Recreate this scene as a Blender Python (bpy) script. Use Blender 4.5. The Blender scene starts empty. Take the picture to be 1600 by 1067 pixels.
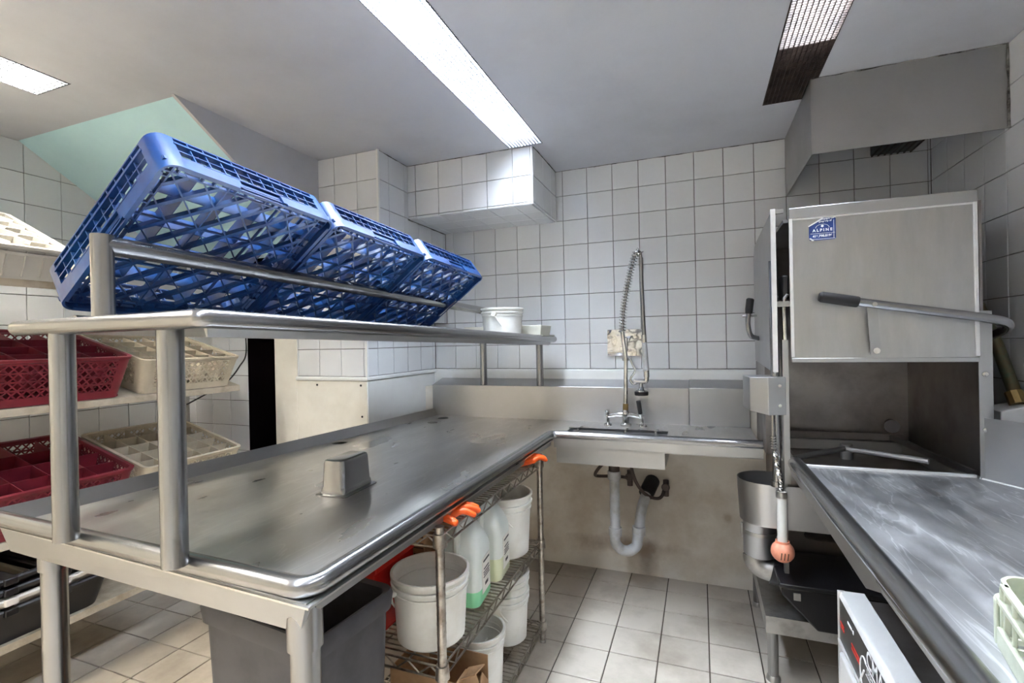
import bpy, math, random
from mathutils import Vector, Matrix
random.seed(7)
scene = bpy.context.scene
COL = scene.collection
PI = math.pi

# ------------------------------------------------------------------ camera
F_PX, YAW, PITCH, ROLL, CAM_Z = 768.7, .3648, -.002, -.0203, 1.3187
cam_data = bpy.data.cameras.new('camera')
cam = bpy.data.objects.new('camera', cam_data)
COL.objects.link(cam)
cam_data.sensor_fit = 'HORIZONTAL'
cam_data.sensor_width = 36.0
cam_data.lens = 36.0 * F_PX / 1600.0
cam_data.clip_start = 0.02
_f = Vector((-math.sin(YAW) * math.cos(PITCH), math.cos(YAW) * math.cos(PITCH), math.sin(PITCH)))
_r = Vector((math.cos(YAW), math.sin(YAW), 0))
_u = _r.cross(_f)
_r2 = _r * math.cos(ROLL) + _u * math.sin(ROLL)
_u2 = -_r * math.sin(ROLL) + _u * math.cos(ROLL)
cam.matrix_world = Matrix(((_r2.x, _u2.x, -_f.x, 0), (_r2.y, _u2.y, -_f.y, 0), (_r2.z, _u2.z, -_f.z, CAM_Z), (0, 0, 0, 1)))
scene.camera = cam

# ------------------------------------------------------------------ world, exposure
world = bpy.data.worlds.new('world')
scene.world = world
world.use_nodes = True
world.node_tree.nodes['Background'].inputs[0].default_value = (.8, .85, 1, 1)
world.node_tree.nodes['Background'].inputs[1].default_value = 0.05
vs = scene.view_settings
vs.view_transform = 'Standard'
vs.look = 'None'
vs.gamma = 1.0
vs.use_curve_mapping = False
vs.exposure = 1.2
LAMP_POWER = 66.0         # emission of the fluorescent diffusers

# ------------------------------------------------------------------ materials
def srgb(r, g, b):
    def c(v):
        v /= 255.0
        return v / 12.92 if v <= .04045 else ((v + .055) / 1.055) ** 2.4
    return (c(r), c(g), c(b), 1)

def material(name, col, rough=.5, metal=0.0, var=0.0, scale=8.0, col2=None, spec=.5, bump=0.0, bscale=60.0,
             rvar=0.0, objvar=0.0, stretch=(1, 1, 1), lo=.42, hi=.68, detail=6.0, alpha=1.0, sss=0.0, scratch=None):
    m = bpy.data.materials.new(name)
    m.use_nodes = True
    nt = m.node_tree
    N, L = nt.nodes, nt.links
    b = N['Principled BSDF']
    b.inputs['Base Color'].default_value = col
    b.inputs['Roughness'].default_value = rough
    b.inputs['Metallic'].default_value = metal
    b.inputs['Specular IOR Level'].default_value = spec
    b.inputs['Alpha'].default_value = alpha
    if sss:
        b.inputs['Subsurface Weight'].default_value = sss
        b.inputs['Subsurface Radius'].default_value = (.02, .02, .02)
    tc = N.new('ShaderNodeTexCoord')
    mp = N.new('ShaderNodeMapping')
    mp.inputs['Scale'].default_value = stretch
    geo = N.new('ShaderNodeNewGeometry')
    L.new(geo.outputs['Position'], mp.inputs['Vector'])
    out = None
    if var > 0 or col2 is not None:
        n = N.new('ShaderNodeTexNoise')
        n.inputs['Scale'].default_value = scale
        n.inputs['Detail'].default_value = detail
        n.inputs['Roughness'].default_value = .62
        L.new(mp.outputs[0], n.inputs['Vector'])
        r = N.new('ShaderNodeValToRGB')
        r.color_ramp.elements[0].position = lo
        r.color_ramp.elements[1].position = hi
        c2 = col2 if col2 is not None else tuple(v * (1 - var) for v in col[:3]) + (1,)
        r.color_ramp.elements[0].color = col
        r.color_ramp.elements[1].color = c2
        L.new(n.outputs['Fac'], r.inputs['Fac'])
        out = r.outputs['Color']
    if scratch is not None:
        # fine light scratches: thin bands of a strongly stretched, warped noise
        sc, ang, wid, amt, scol = scratch
        m4 = N.new('ShaderNodeMapping')
        m4.inputs['Rotation'].default_value = (0, 0, ang)
        m4.inputs['Scale'].default_value = (sc, sc * .12, sc)
        L.new(geo.outputs['Position'], m4.inputs['Vector'])
        n4 = N.new('ShaderNodeTexNoise')
        n4.inputs['Scale'].default_value = 1
        n4.inputs['Detail'].default_value = 3
        n4.inputs['Distortion'].default_value = 1.2
        L.new(m4.outputs[0], n4.inputs['Vector'])
        r4 = N.new('ShaderNodeValToRGB')
        e = r4.color_ramp.elements
        e[0].position, e[0].color = .5 - wid, (0, 0, 0, 1)
        e[1].position, e[1].color = .5 + wid, (0, 0, 0, 1)
        k = e.new(.5)
        k.color = (amt, amt, amt, 1)
        L.new(n4.outputs['Fac'], r4.inputs['Fac'])
        m5 = N.new('ShaderNodeMix')
        m5.data_type = 'RGBA'
        L.new(r4.outputs['Color'], m5.inputs['Factor'])
        if out is not None:
            L.new(out, m5.inputs['A'])
        else:
            m5.inputs['A'].default_value = col
        m5.inputs['B'].default_value = scol
        out = m5.outputs['Result']
    if objvar > 0:
        oi = N.new('ShaderNodeObjectInfo')
        mr = N.new('ShaderNodeMapRange')
        mr.inputs['To Min'].default_value = 1 - objvar
        mr.inputs['To Max'].default_value = 1.0
        L.new(oi.outputs['Random'], mr.inputs['Value'])
        mx = N.new('ShaderNodeMix')
        mx.data_type = 'RGBA'
        mx.blend_type = 'MULTIPLY'
        mx.inputs['Factor'].default_value = 1
        if out is not None:
            L.new(out, mx.inputs['A'])
        else:
            mx.inputs['A'].default_value = col
        L.new(mr.outputs[0], mx.inputs['B'])
        out = mx.outputs['Result']
    if out is not None:
        L.new(out, b.inputs['Base Color'])
    if rvar > 0:
        n2 = N.new('ShaderNodeTexNoise')
        n2.inputs['Scale'].default_value = scale * 1.7
        n2.inputs['Detail'].default_value = 5
        L.new(mp.outputs[0], n2.inputs['Vector'])
        m2 = N.new('ShaderNodeMapRange')
        m2.inputs['From Min'].default_value = .3
        m2.inputs['From Max'].default_value = .7
        m2.inputs['To Min'].default_value = max(.03, rough - rvar)
        m2.inputs['To Max'].default_value = min(1, rough + rvar)
        L.new(n2.outputs['Fac'], m2.inputs['Value'])
        L.new(m2.outputs[0], b.inputs['Roughness'])
    if bump > 0:
        n3 = N.new('ShaderNodeTexNoise')
        n3.inputs['Scale'].default_value = bscale
        n3.inputs['Detail'].default_value = 4
        L.new(mp.outputs[0], n3.inputs['Vector'])
        bp = N.new('ShaderNodeBump')
        bp.inputs['Strength'].default_value = bump
        bp.inputs['Distance'].default_value = .01
        L.new(n3.outputs['Fac'], bp.inputs['Height'])
        L.new(bp.outputs[0], b.inputs['Normal'])
    return m

def emitter(name, col, strength):
    m = bpy.data.materials.new(name)
    m.use_nodes = True
    b = m.node_tree.nodes['Principled BSDF']
    b.inputs['Base Color'].default_value = (.9, .9, .9, 1)
    b.inputs['Emission Color'].default_value = col
    b.inputs['Emission Strength'].default_value = strength
    return m

M = {}
M['tile'] = material('white_glazed_tile', srgb(226, 227, 229), .16, var=.05, scale=2.5, objvar=.06, spec=.5, bump=.04, bscale=14)
M['tile_soffit'] = M['tile']
M['grout'] = material('grey_grout', srgb(120, 116, 112), .9, col2=srgb(60, 55, 50), scale=6, lo=.4, hi=.7)
M['grout_floor'] = material('dark_floor_grout', srgb(72, 60, 50), .9, col2=srgb(45, 36, 30), scale=5)
M['floor_tile'] = material('beige_floor_tile', srgb(188, 179, 166), .42, col2=srgb(140, 128, 114), scale=3.2, objvar=.12, lo=.45, hi=.8, rvar=.12, bump=.05, bscale=30)
M['ceiling'] = material('ceiling_paint', srgb(196, 197, 203), .55, col2=srgb(180, 181, 186), scale=1.3, lo=.45, hi=.75, bump=.05, bscale=9)
M['paint'] = material('white_wall_paint', srgb(226, 222, 212), .45, col2=srgb(205, 198, 184), scale=2.0)
M['tint_teal'] = material('pale_teal_tint', srgb(192, 228, 234), .5, col2=srgb(180, 218, 226), scale=2)  # teal tint of the far-left light put into the slope's colour
M['lower_wall'] = material('stained_lower_wall', srgb(214, 208, 198), .6, col2=srgb(172, 156, 132), scale=2.2, lo=.5, hi=.8, bump=.08, bscale=25)
def add_stain(m, centre, size, col, strength=.6):
    nt = m.node_tree
    N, L = nt.nodes, nt.links
    b = N['Principled BSDF']
    src = b.inputs['Base Color'].links[0].from_socket
    geo = N.new('ShaderNodeNewGeometry')
    mp = N.new('ShaderNodeMapping')
    mp.vector_type = 'TEXTURE'
    mp.inputs['Location'].default_value = centre
    mp.inputs['Scale'].default_value = size
    L.new(geo.outputs['Position'], mp.inputs['Vector'])
    ln = N.new('ShaderNodeVectorMath')
    ln.operation = 'LENGTH'
    L.new(mp.outputs[0], ln.inputs[0])
    nz = N.new('ShaderNodeTexNoise')
    nz.inputs['Scale'].default_value = 9
    nz.inputs['Detail'].default_value = 8
    L.new(geo.outputs['Position'], nz.inputs['Vector'])
    md = N.new('ShaderNodeMath')
    md.operation = 'MULTIPLY_ADD'
    md.inputs[1].default_value = 1.6
    L.new(nz.outputs['Fac'], md.inputs[0])
    L.new(ln.outputs['Value'], md.inputs[2])
    mr = N.new('ShaderNodeMapRange')
    mr.inputs['From Min'].default_value = 1.1
    mr.inputs['From Max'].default_value = 1.75
    mr.inputs['To Min'].default_value = strength
    mr.inputs['To Max'].default_value = 0
    L.new(md.outputs[0], mr.inputs['Value'])
    mx = N.new('ShaderNodeMix')
    mx.data_type = 'RGBA'
    L.new(mr.outputs[0], mx.inputs['Factor'])
    L.new(src, mx.inputs['A'])
    mx.inputs['B'].default_value = col
    L.new(mx.outputs['Result'], b.inputs['Base Color'])
add_stain(M['lower_wall'], (-.42, 2.81, .15), (.30, .6, .07), srgb(112, 80, 46), .6)
add_stain(M['lower_wall'], (-.30, 2.81, .08), (.06, .6, .14), srgb(112, 92, 70), .55)
add_stain(M['lower_wall'], (-.35, 2.81, .45), (.55, .6, .22), srgb(150, 132, 106), .4)
add_stain(M['lower_wall'], (.12, 2.81, .36), (.03, .6, .03), srgb(150, 126, 92), .5)
M['trim'] = material('white_bullnose_trim', srgb(228, 228, 226), .3, var=.06, scale=5)
M['hood'] = material('grey_hood_sheet', (.42, .415, .41, 1), .45, 1.0, col2=(.38, .375, .365, 1), scale=3, rvar=.05)
M['door_steel'] = material('brushed_door_sheet', (.48, .48, .48, 1), .38, 1.0, col2=(.41, .41, .405, 1), scale=3, rvar=.08, stretch=(7, 7, 1.6), lo=.3, hi=.75, detail=8)
M['dark'] = material('passage_shade', srgb(10, 6, 8), 1.0, spec=.02)  # near-black colour stands in for the shade inside the passage
M['steel'] = material('stainless_steel', (.50, .50, .51, 1), .36, 1.0, col2=(.45, .445, .44, 1), scale=2.5, rvar=.05)
M['steel_top'] = material('worn_stainless_top', (.66, .65, .63, 1), .33, 1.0, col2=(.52, .505, .485, 1), scale=5, rvar=.08, stretch=(1, .4, 1), lo=.3, hi=.75, detail=6, scratch=(14, 1.2, .02, .35, (.8, .79, .77, 1)))
M['steel_scratch'] = material('scratched_stainless_top', (.60, .60, .61, 1), .42, .95, col2=(.36, .36, .37, 1), scale=6, rvar=.1, stretch=(1.6, .6, 1), lo=.36, hi=.72, detail=7, scratch=(16, .9, .022, .55, (.92, .92, .93, 1)))
M['steel_dull'] = material('dull_stainless_sheet', (.44, .44, .44, 1), .42, 1.0, col2=(.40, .40, .395, 1), scale=3, rvar=.05)
M['steel_tube'] = material('brushed_steel_tube', (.33, .33, .335, 1), .26, 1.0, col2=(.30, .295, .29, 1), scale=4, detail=2)
M['alu'] = material('bright_aluminium_strip', (.82, .82, .82, 1), .4, .6, var=.12, scale=12)
M['chrome'] = material('chrome', (.72, .72, .72, 1), .14, 1.0, col2=(.5, .49, .46, 1), scale=20)
M['wire'] = material('tarnished_chrome_wire', (.42, .38, .33, 1), .35, 1.0, col2=(.2, .17, .14, 1), scale=25)
M['post_chrome'] = material('tarnished_chrome_post', (.48, .44, .39, 1), .3, 1.0, col2=(.22, .18, .15, 1), scale=30)
M['blue'] = material('blue_rack_plastic', srgb(12, 46, 98), .34, col2=srgb(28, 76, 130), scale=6, lo=.4, hi=.75, bump=.04, bscale=40)
M['red'] = material('maroon_rack_plastic', srgb(124, 34, 48), .45, col2=srgb(96, 24, 38), scale=6)
M['beige'] = material('beige_rack_plastic', srgb(206, 194, 172), .5, col2=srgb(180, 168, 146), scale=6)
M['paleplastic'] = material('pale_grey_beige_plastic', srgb(210, 207, 194), .5, var=.08, scale=6)
M['greyrack'] = material('light_grey_rack_plastic', srgb(196, 192, 184), .5, var=.1, scale=6)
M['greenrack'] = material('pale_green_rack_plastic', srgb(196, 200, 180), .5, col2=srgb(170, 176, 152), scale=9, bump=.1, bscale=30)
M['bucket'] = material('white_bucket_plastic', srgb(236, 234, 228), .38, col2=srgb(218, 214, 204), scale=7, sss=.1)
M['bin'] = material('charcoal_bin_plastic', srgb(64, 62, 66), .5, col2=srgb(46, 44, 48), scale=8)
M['black'] = material('black_plastic', srgb(24, 22, 25), .35, var=.2, scale=10)
M['rubber'] = material('black_rubber', srgb(26, 24, 26), .55)
M['hose'] = material('dark_brown_hose', srgb(66, 52, 46), .6)
M['orange'] = material('orange_rubber_glove', srgb(226, 88, 18), .5, col2=srgb(200, 66, 10), scale=20, bump=.15, bscale=90)
M['glove_in'] = material('pale_glove_lining', srgb(240, 214, 190), .7)
M['pvc'] = material('grey_white_pvc', srgb(192, 194, 198), .4, col2=srgb(160, 156, 148), scale=12)
M['shelfedge'] = material('beige_shelf_board', srgb(196, 184, 164), .6, col2=srgb(160, 146, 124), scale=10)
M['card'] = material('brown_cardboard', srgb(176, 140, 104), .85, col2=srgb(150, 112, 80), scale=9)
M['carddark'] = material('wet_dark_cardboard', srgb(84, 56, 44), .85)
M['redcrate'] = material('red_crate_plastic', srgb(206, 36, 30), .4, var=.2, scale=9)
M['foil'] = material('clear_wrap_foil', srgb(200, 180, 172), .2, .5, col2=srgb(150, 70, 60), scale=40, bump=.5, bscale=40)
M['jug'] = material('milky_jug_plastic', srgb(232, 236, 230), .32, alpha=.9, sss=.2)
M['green_liquid'] = material('green_detergent', srgb(140, 216, 164), .25)
M['yellow_liquid'] = material('yellowish_detergent', srgb(218, 220, 184), .25)
M['label'] = material('white_paper_label', srgb(226, 222, 214), .6)
M['print'] = material('dark_print', srgb(48, 42, 46), .6)
M['whiteprint'] = material('white_print', srgb(236, 238, 242), .5)
M['redprint'] = material('red_print', srgb(196, 44, 32), .5)
M['sticker'] = material('blue_sticker', srgb(38, 66, 134), .4, col2=srgb(28, 46, 98), scale=30)
M['panel_black'] = material('black_control_panel', srgb(40, 39, 40), .35)
M['uc_white'] = material('light_grey_enamel', srgb(214, 214, 214), .35, var=.1, scale=9)
M['copper'] = material('verdigris_copper_pipe', srgb(96, 84, 60), .5, .5, col2=srgb(70, 96, 78), scale=14)
M['brass'] = material('dull_brass', srgb(150, 128, 84), .4, .8, var=.3, scale=20)
M['wood_orange'] = material('terracotta_ball', srgb(238, 160, 130), .55, col2=srgb(222, 136, 108), scale=30)
M['nylon'] = material('white_nylon_sleeve', srgb(224, 222, 216), .45)
M['grime'] = material('black_joint_grime', srgb(52, 48, 44), .9, col2=srgb(150, 148, 144), scale=16, lo=.45, hi=.62)
M['rust'] = material('rusty_louver', srgb(70, 58, 52), .6, .3, col2=srgb(40, 30, 28), scale=18)
M['louver'] = material('darkened_louver', srgb(84, 86, 92), .4)  # white louver, shade put into its colour so the grid shows
M['housing'] = material('white_enamel_housing', srgb(240, 240, 242), .4)
M['lamp'] = emitter('fluorescent_lamp', (.84, .945, 1.075, 1), LAMP_POWER)
M['lamp_warm'] = emitter('warm_fluorescent_lamp', (1, .94, .82, 1), LAMP_POWER * 1.15)
M['tub_white'] = material('white_tub_plastic', srgb(214, 206, 196), .4)
M['galv'] = material('galvanised_support', (.5, .49, .47, 1), .45, 1.0, col2=(.34, .32, .3, 1), scale=14)
M['darksteel'] = material('dark_inner_steel', (.30, .28, .27, 1), .42, 1.0, col2=(.21, .19, .185, 1), scale=5, rvar=.1)  # darker, slightly browner steel than the outer sheets

# ------------------------------------------------------------------ mesh builder
ORG = {}

class MB:
    def __init__(self):
        self.v, self.f = [], []
    def add(self, vs_, fs):
        o = len(self.v)
        self.v += [Vector(p) for p in vs_]
        self.f += [tuple(i + o for i in f) for f in fs]
        return self
    def box(self, x0, x1, y0, y1, z0, z1):
        if x0 > x1: x0, x1 = x1, x0
        if y0 > y1: y0, y1 = y1, y0
        if z0 > z1: z0, z1 = z1, z0
        return self.add([(x0, y0, z0), (x1, y0, z0), (x1, y1, z0), (x0, y1, z0), (x0, y0, z1), (x1, y0, z1), (x1, y1, z1), (x0, y1, z1)],
                        [(0, 3, 2, 1), (4, 5, 6, 7), (0, 1, 5, 4), (1, 2, 6, 5), (2, 3, 7, 6), (3, 0, 4, 7)])
    def bar(self, p, q, w, h, up=(0, 0, 1)):
        """rectangular bar from p to q, w across, h along up"""
        p, q, up = Vector(p), Vector(q), Vector(up)
        d = (q - p).normalized()
        s = d.cross(up)
        if s.length < 1e-6:
            s = d.cross(Vector((1, 0, 0)))
        s.normalize()
        u = s.cross(d).normalized()
        c = []
        for e in (p, q):
            for a, b in ((-1, -1), (1, -1), (1, 1), (-1, 1)):
                c.append(e + s * (a * w / 2) + u * (b * h / 2))
        return self.add(c, [(3, 2, 1, 0), (4, 5, 6, 7), (0, 1, 5, 4), (1, 2, 6, 5), (2, 3, 7, 6), (3, 0, 4, 7)])
    def tube(self, pts, r, seg=12, caps=True, closed=False):
        pts = [Vector(p) for p in pts]
        n = len(pts)
        rs = r if isinstance(r, (list, tuple)) else [r] * n
        rings = []
        prev = None
        for i in range(n):
            if closed:
                t = (pts[(i + 1) % n] - pts[i - 1]).normalized()
            elif i == 0:
                t = (pts[1] - pts[0]).normalized()
            elif i == n - 1:
                t = (pts[-1] - pts[-2]).normalized()
            else:
                t = ((pts[i + 1] - pts[i]).normalized() + (pts[i] - pts[i - 1]).normalized()).normalized()
            if prev is None:
                a = t.orthogonal().normalized()
                if abs(t.z) < .9:
                    a = t.cross(Vector((0, 0, 1))).normalized()
            else:
                a = (prev - t * prev.dot(t))
                a = a.normalized() if a.length > 1e-6 else t.orthogonal().normalized()
            prev = a
            b = t.cross(a)
            k = 1.0
            if 0 < i < n - 1 and not closed:
                cosx = max(.35, math.cos((pts[i + 1] - pts[i]).angle(pts[i] - pts[i - 1]) / 2))
                k = 1.0
            rings.append([pts[i] + (a * math.cos(2 * PI * j / seg) + b * math.sin(2 * PI * j / seg)) * rs[i] * k for j in range(seg)])
        return self.loft(rings, caps, closed)
    def loft(self, rings, caps=True, closed=False):
        o = len(self.v)
        s = len(rings[0])
        for rg in rings:
            self.v += [Vector(p) for p in rg]
        n = len(rings)
        for i in range(n if closed else n - 1):
            a, b = o + i * s, o + ((i + 1) % n) * s
            for j in range(s):
                k = (j + 1) % s
                self.f.append((a + j, a + k, b + k, b + j))
        if caps and not closed:
            self.f.append(tuple(o + j for j in range(s))[::-1])
            self.f.append(tuple(o + (n - 1) * s + j for j in range(s)))
        return self
    def lathe(self, prof, c=(0, 0, 0), seg=28, closed=False, sx=1, sy=1):
        c = Vector(c)
        rings = [[c + Vector((r * sx * math.cos(2 * PI * j / seg), r * sy * math.sin(2 * PI * j / seg), z)) for j in range(seg)] for r, z in prof]
        return self.loft(rings, not closed, closed)
    def prism(self, poly, z0, z1):
        n = len(poly)
        return self.loft([[(x, y, z0) for x, y in poly], [(x, y, z1) for x, y in poly]])
    def prism_axis(self, poly, axis, a0, a1):
        """poly in the two other axes (cyclic order), extruded along axis"""
        def mk(p, a):
            return {'x': (a, p[0], p[1]), 'y': (p[0], a, p[1]), 'z': (p[0], p[1], a)}[axis]
        return self.loft([[mk(p, a0) for p in poly], [mk(p, a1) for p in poly]])
    def xf(self, m):
        self.v = [m @ p for p in self.v]
        return self
    def mesh(self, name, mat, org=Vector((0, 0, 0)), angle=32):
        me = bpy.data.meshes.new(name)
        me.from_pydata([tuple(p - org) for p in self.v], [], self.f)
        me.update()
        import bmesh
        bm = bmesh.new()
        bm.from_mesh(me)
        bmesh.ops.recalc_face_normals(bm, faces=bm.faces)
        bm.to_mesh(me)
        bm.free()
        me.polygons.foreach_set('use_smooth', [True] * len(me.polygons))
        me.set_sharp_from_angle(angle=math.radians(angle))
        me.materials.append(mat)
        return me
    def build(self, name, mat, parent=None, bevel=0.0, angle=32, label=None, kind=None):
        m = M[mat] if isinstance(mat, str) else mat
        org = ORG.get(parent.name, Vector((0, 0, 0))) if parent else Vector((0, 0, 0))
        o = bpy.data.objects.new(name, self.mesh(name, m, org, angle))
        COL.objects.link(o)
        if parent:
            o.parent = parent
            ORG[o.name] = org
        if bevel:
            b = o.modifiers.new('bevel', 'BEVEL')
            b.width = bevel
            b.segments = 2
            b.limit_method = 'ANGLE'
            b.angle_limit = math.radians(40)
        if label:
            o['label'] = label
        if kind:
            o['kind'] = kind
        return o

def thing(name, label, cat, loc=(0, 0, 0), group=None):
    o = bpy.data.objects.new(name, None)
    o.empty_display_size = .05
    COL.objects.link(o)
    o.location = loc
    o['label'] = label
    o['category'] = cat
    if group:
        o['group'] = group
    ORG[o.name] = Vector(loc)
    return o

def tag(o, label, cat, group=None):
    o['label'] = label
    o['category'] = cat
    if group:
        o['group'] = group
    return o

def struct(o):
    o['kind'] = 'structure'
    return o

def copy_tree(o, parent=None):
    c = o.copy()
    COL.objects.link(c)
    c.parent = parent
    for ch in list(o.children):
        copy_tree(ch, c)
    return c

def arc(c, r, a0, a1, n, plane='xz'):
    out = []
    for i in range(n + 1):
        a = math.radians(a0 + (a1 - a0) * i / n)
        d = {'xz': (math.cos(a), 0, math.sin(a)), 'yz': (0, math.cos(a), math.sin(a)), 'xy': (math.cos(a), math.sin(a), 0)}[plane]
        out.append(Vector(c) + Vector(d) * r)
    return out

def rounded(pts, r, n=5):
    """round the inner corners of a polyline"""
    pts = [Vector(p) for p in pts]
    out = [pts[0]]
    for i in range(1, len(pts) - 1):
        p, a, b = pts[i], (pts[i - 1] - pts[i]), (pts[i + 1] - pts[i])
        k = min(r, a.length * .45, b.length * .45)
        s, e = p + a.normalized() * k, p + b.normalized() * k
        for j in range(n + 1):
            t = j / n
            out.append(s * (1 - t) ** 2 + p * 2 * t * (1 - t) + e * t * t)
    out.append(pts[-1])
    return out

def catmull(pts, n=6):
    pts = [Vector(p) for p in pts]
    P = [pts[0] * 2 - pts[1]] + pts + [pts[-1] * 2 - pts[-2]]
    out = []
    for i in range(1, len(P) - 2):
        for j in range(n):
            t = j / n
            a, b, c, d = P[i - 1], P[i], P[i + 1], P[i + 2]
            out.append(.5 * ((2 * b) + (c - a) * t + (2 * a - 5 * b + 4 * c - d) * t * t + (3 * b - a - 3 * c + d) * t ** 3))
    out.append(pts[-1])
    return out

def text_part(name, body, size, mat, parent, mtx, align='CENTER', bold=0.0):
    cu = bpy.data.curves.new(name, 'FONT')
    cu.body = body
    cu.size = size
    cu.align_x = align
    cu.align_y = 'CENTER'
    cu.offset = bold
    tmp = bpy.data.objects.new(name + '_tmp', cu)
    COL.objects.link(tmp)
    dg = bpy.context.evaluated_depsgraph_get()
    me = bpy.data.meshes.new_from_object(tmp.evaluated_get(dg))
    bpy.data.objects.remove(tmp)
    me.transform(mtx)
    me.transform(Matrix.Translation(-ORG.get(parent.name, Vector((0, 0, 0)))))
    me.materials.clear()
    me.materials.append(M[mat])
    o = bpy.data.objects.new(name, me)
    COL.objects.link(o)
    o.parent = parent
    return o

# ------------------------------------------------------------------ tiles
TILE_CACHE = {}
def tile_mesh(w, h, t, mat, name='tile'):
    key = (round(w, 4), round(h, 4), t, mat)
    if key not in TILE_CACHE:
        a, b, i = w / 2, h / 2, .0022
        v = []
        for (x, y, z) in ((a, b, 0), (a, b, t - .0012), (a - i, b - i, t)):
            v.append([(-x, -y, z), (x, -y, z), (x, y, z), (-x, y, z)])
        mb = MB()
        mb.loft(v)
        TILE_CACHE[key] = mb.mesh(name, M[mat], angle=20)
    return TILE_CACHE[key]

def lay_tiles(parent, origin, u, v, us, vs_, gap=.0032, t=.007, mat='tile', skip=None, tilt=.004, name='tile'):
    """one object for each tile; us / vs_ are the joint positions along u / v from origin"""
    origin, u, v = Vector(origin), Vector(u), Vector(v)
    n = u.cross(v)
    org = ORG.get(parent.name, Vector((0, 0, 0)))
    k = 0
    for i in range(len(us) - 1):
        for j in range(len(vs_) - 1):
            w, h = us[i + 1] - us[i] - gap, vs_[j + 1] - vs_[j] - gap
            if w < .006 or h < .006:
                continue
            cu, cv = (us[i] + us[i + 1]) / 2, (vs_[j] + vs_[j + 1]) / 2
            if skip and skip(cu, cv):
                continue
            o = bpy.data.objects.new(name, tile_mesh(w, h, t, mat, name))
            COL.objects.link(o)
            o.parent = parent
            p = origin + u * cu + v * cv
            R = Matrix((u, v, n)).transposed()
            R = Matrix.Rotation(random.uniform(-tilt, tilt), 3, v) @ Matrix.Rotation(random.uniform(-tilt, tilt), 3, u) @ R
            o.matrix_local = Matrix.Translation(p - org) @ R.to_4x4()
            k += 1
    return k

def grid(a, b, step, ref):
    """joint positions between a and b on the lattice ref + k*step, ends included"""
    k0 = math.ceil((a - ref) / step + 1e-6)
    out = [a]
    x = ref + k0 * step
    while x < b - .004:
        if x > a + .004:
            out.append(x)
        x += step
    out.append(b)
    return out
# ================================================================== the room
XR, YB, ZC, XL, YF = 1.06, 2.955, 2.357, -3.13, -2.6
TS = .152                      # wall tile pitch
ROW = 1.138                    # bottom of the tiled field
COLX, COL2, ZSTEP, COLY = -1.595, -1.69, 1.442, 2.213      # corner of the tiled column
SOX, SOY, SOZ = -.817, 2.498, 2.045

# floor: backing and single tiles
fl = struct(MB().box(-3.3, 1.25, YF - .1, 4.0, -.12, -.006).build('floor', 'grout_floor'))
lay_tiles(fl, (0, 0, -.008), (1, 0, 0), (0, 1, 0), grid(XL, XR, .197, -.5781), grid(.69, 2.86, .197, 2.8594), gap=.005, t=.008, mat='floor_tile', tilt=.0015)
MB().box(XL, XR, YF, .687, -.006, 0).build('floor_covering', 'floor_tile', fl)

# ceiling with three recessed slots
LIGHTS = [(-2.497, -2.28, -2.45, 1.19), (-.945, -.755, -2.45, 2.486), (.283, .468, -2.45, 2.486)]  # strips lengthened unseen behind the camera for added frontal light
cm = MB()
xs = [-3.3, LIGHTS[0][0], LIGHTS[0][1], LIGHTS[1][0], LIGHTS[1][1], LIGHTS[2][0], LIGHTS[2][1], 1.25]
for i in range(7):
    if i % 2 == 0:
        cm.box(xs[i], xs[i + 1], YF - .1, 3.1, ZC, ZC + .1)
    else:
        l = LIGHTS[i // 2]
        cm.box(xs[i], xs[i + 1], YF - .1, l[2], ZC, ZC + .1)
        cm.box(xs[i], xs[i + 1], l[3], 3.1, ZC, ZC + .1)
struct(cm.build('ceiling', 'ceiling'))

# back wall
wb = struct(MB().box(COL2 - .1, 1.25, YB + .007, 3.1, 1.0, ZC + .05).build('wall_back', 'grout'))
zs = grid(ROW, ZC, TS, ROW)
lay_tiles(wb, (0, YB + .007, 0), (1, 0, 0), (0, 0, 1), grid(COL2, XR, TS, -.7753), [z for z in zs if z < ZSTEP + .01])
lay_tiles(wb, (0, YB + .007, 0), (1, 0, 0), (0, 0, 1), grid(COLX, XR, TS, -.7753), [z for z in zs if z > ZSTEP - .01], skip=lambda a, b: a < SOX - .05 and b > SOZ + .03)
wl = struct(MB().box(COL2 - .1, 1.25, 2.81, 3.1, 0, 1.03).build('wall_lower', 'lower_wall'))
# bullnose strip below the tiles
tb = MB()
tb.prism_axis([(2.935, 1.03), (2.962, 1.03), (2.962, ROW - .002), (2.947, ROW - .002), (2.938, ROW - .008), (2.935, ROW - .016)], 'x', COL2, XR)
struct(tb.build('trim_1', 'trim'))

# right wall
wr = struct(MB().box(XR + .007, 1.25, YF, 3.1, 0, ZC + .05).build('wall_right', 'grout'))
lay_tiles(wr, (XR + .007, 0, 0), (0, -1, 0), (0, 0, 1), grid(-YB, -1.30, TS, -2.336), grid(.834, ZC, TS, ROW))
MB().box(XR - .001, XR + .007, YF, 1.298, 0, ZC).build('painted_panel', 'paint', wr)
MB().box(XR - .001, XR + .007, 1.30, YB, 0, .832).build('painted_panel', 'paint', wr)

# far left wall
wf = struct(MB().box(XL - .15, XL - .007, YF, 3.1, 0, ZC + .05).build('wall_left', 'grout'))
lay_tiles(wf, (XL - .007, 0, 0), (0, 1, 0), (0, 0, 1), grid(.6, 2.21, TS, .67), grid(.5, ZC, TS, ROW),
          skip=lambda a, b: b > ZC - .65 * (a - 1.41) + .1)
MB().box(XL - .007, XL + .001, YF, .598, 0, ZC).build('painted_panel', 'paint', wf)
MB().box(XL - .007, XL + .001, .6, 2.21, 0, .498).build('painted_panel', 'paint', wf)
struct(MB().box(-3.3, 1.25, YF - .12, YF, 0, ZC + .05).build('wall_front', 'paint'))

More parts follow.
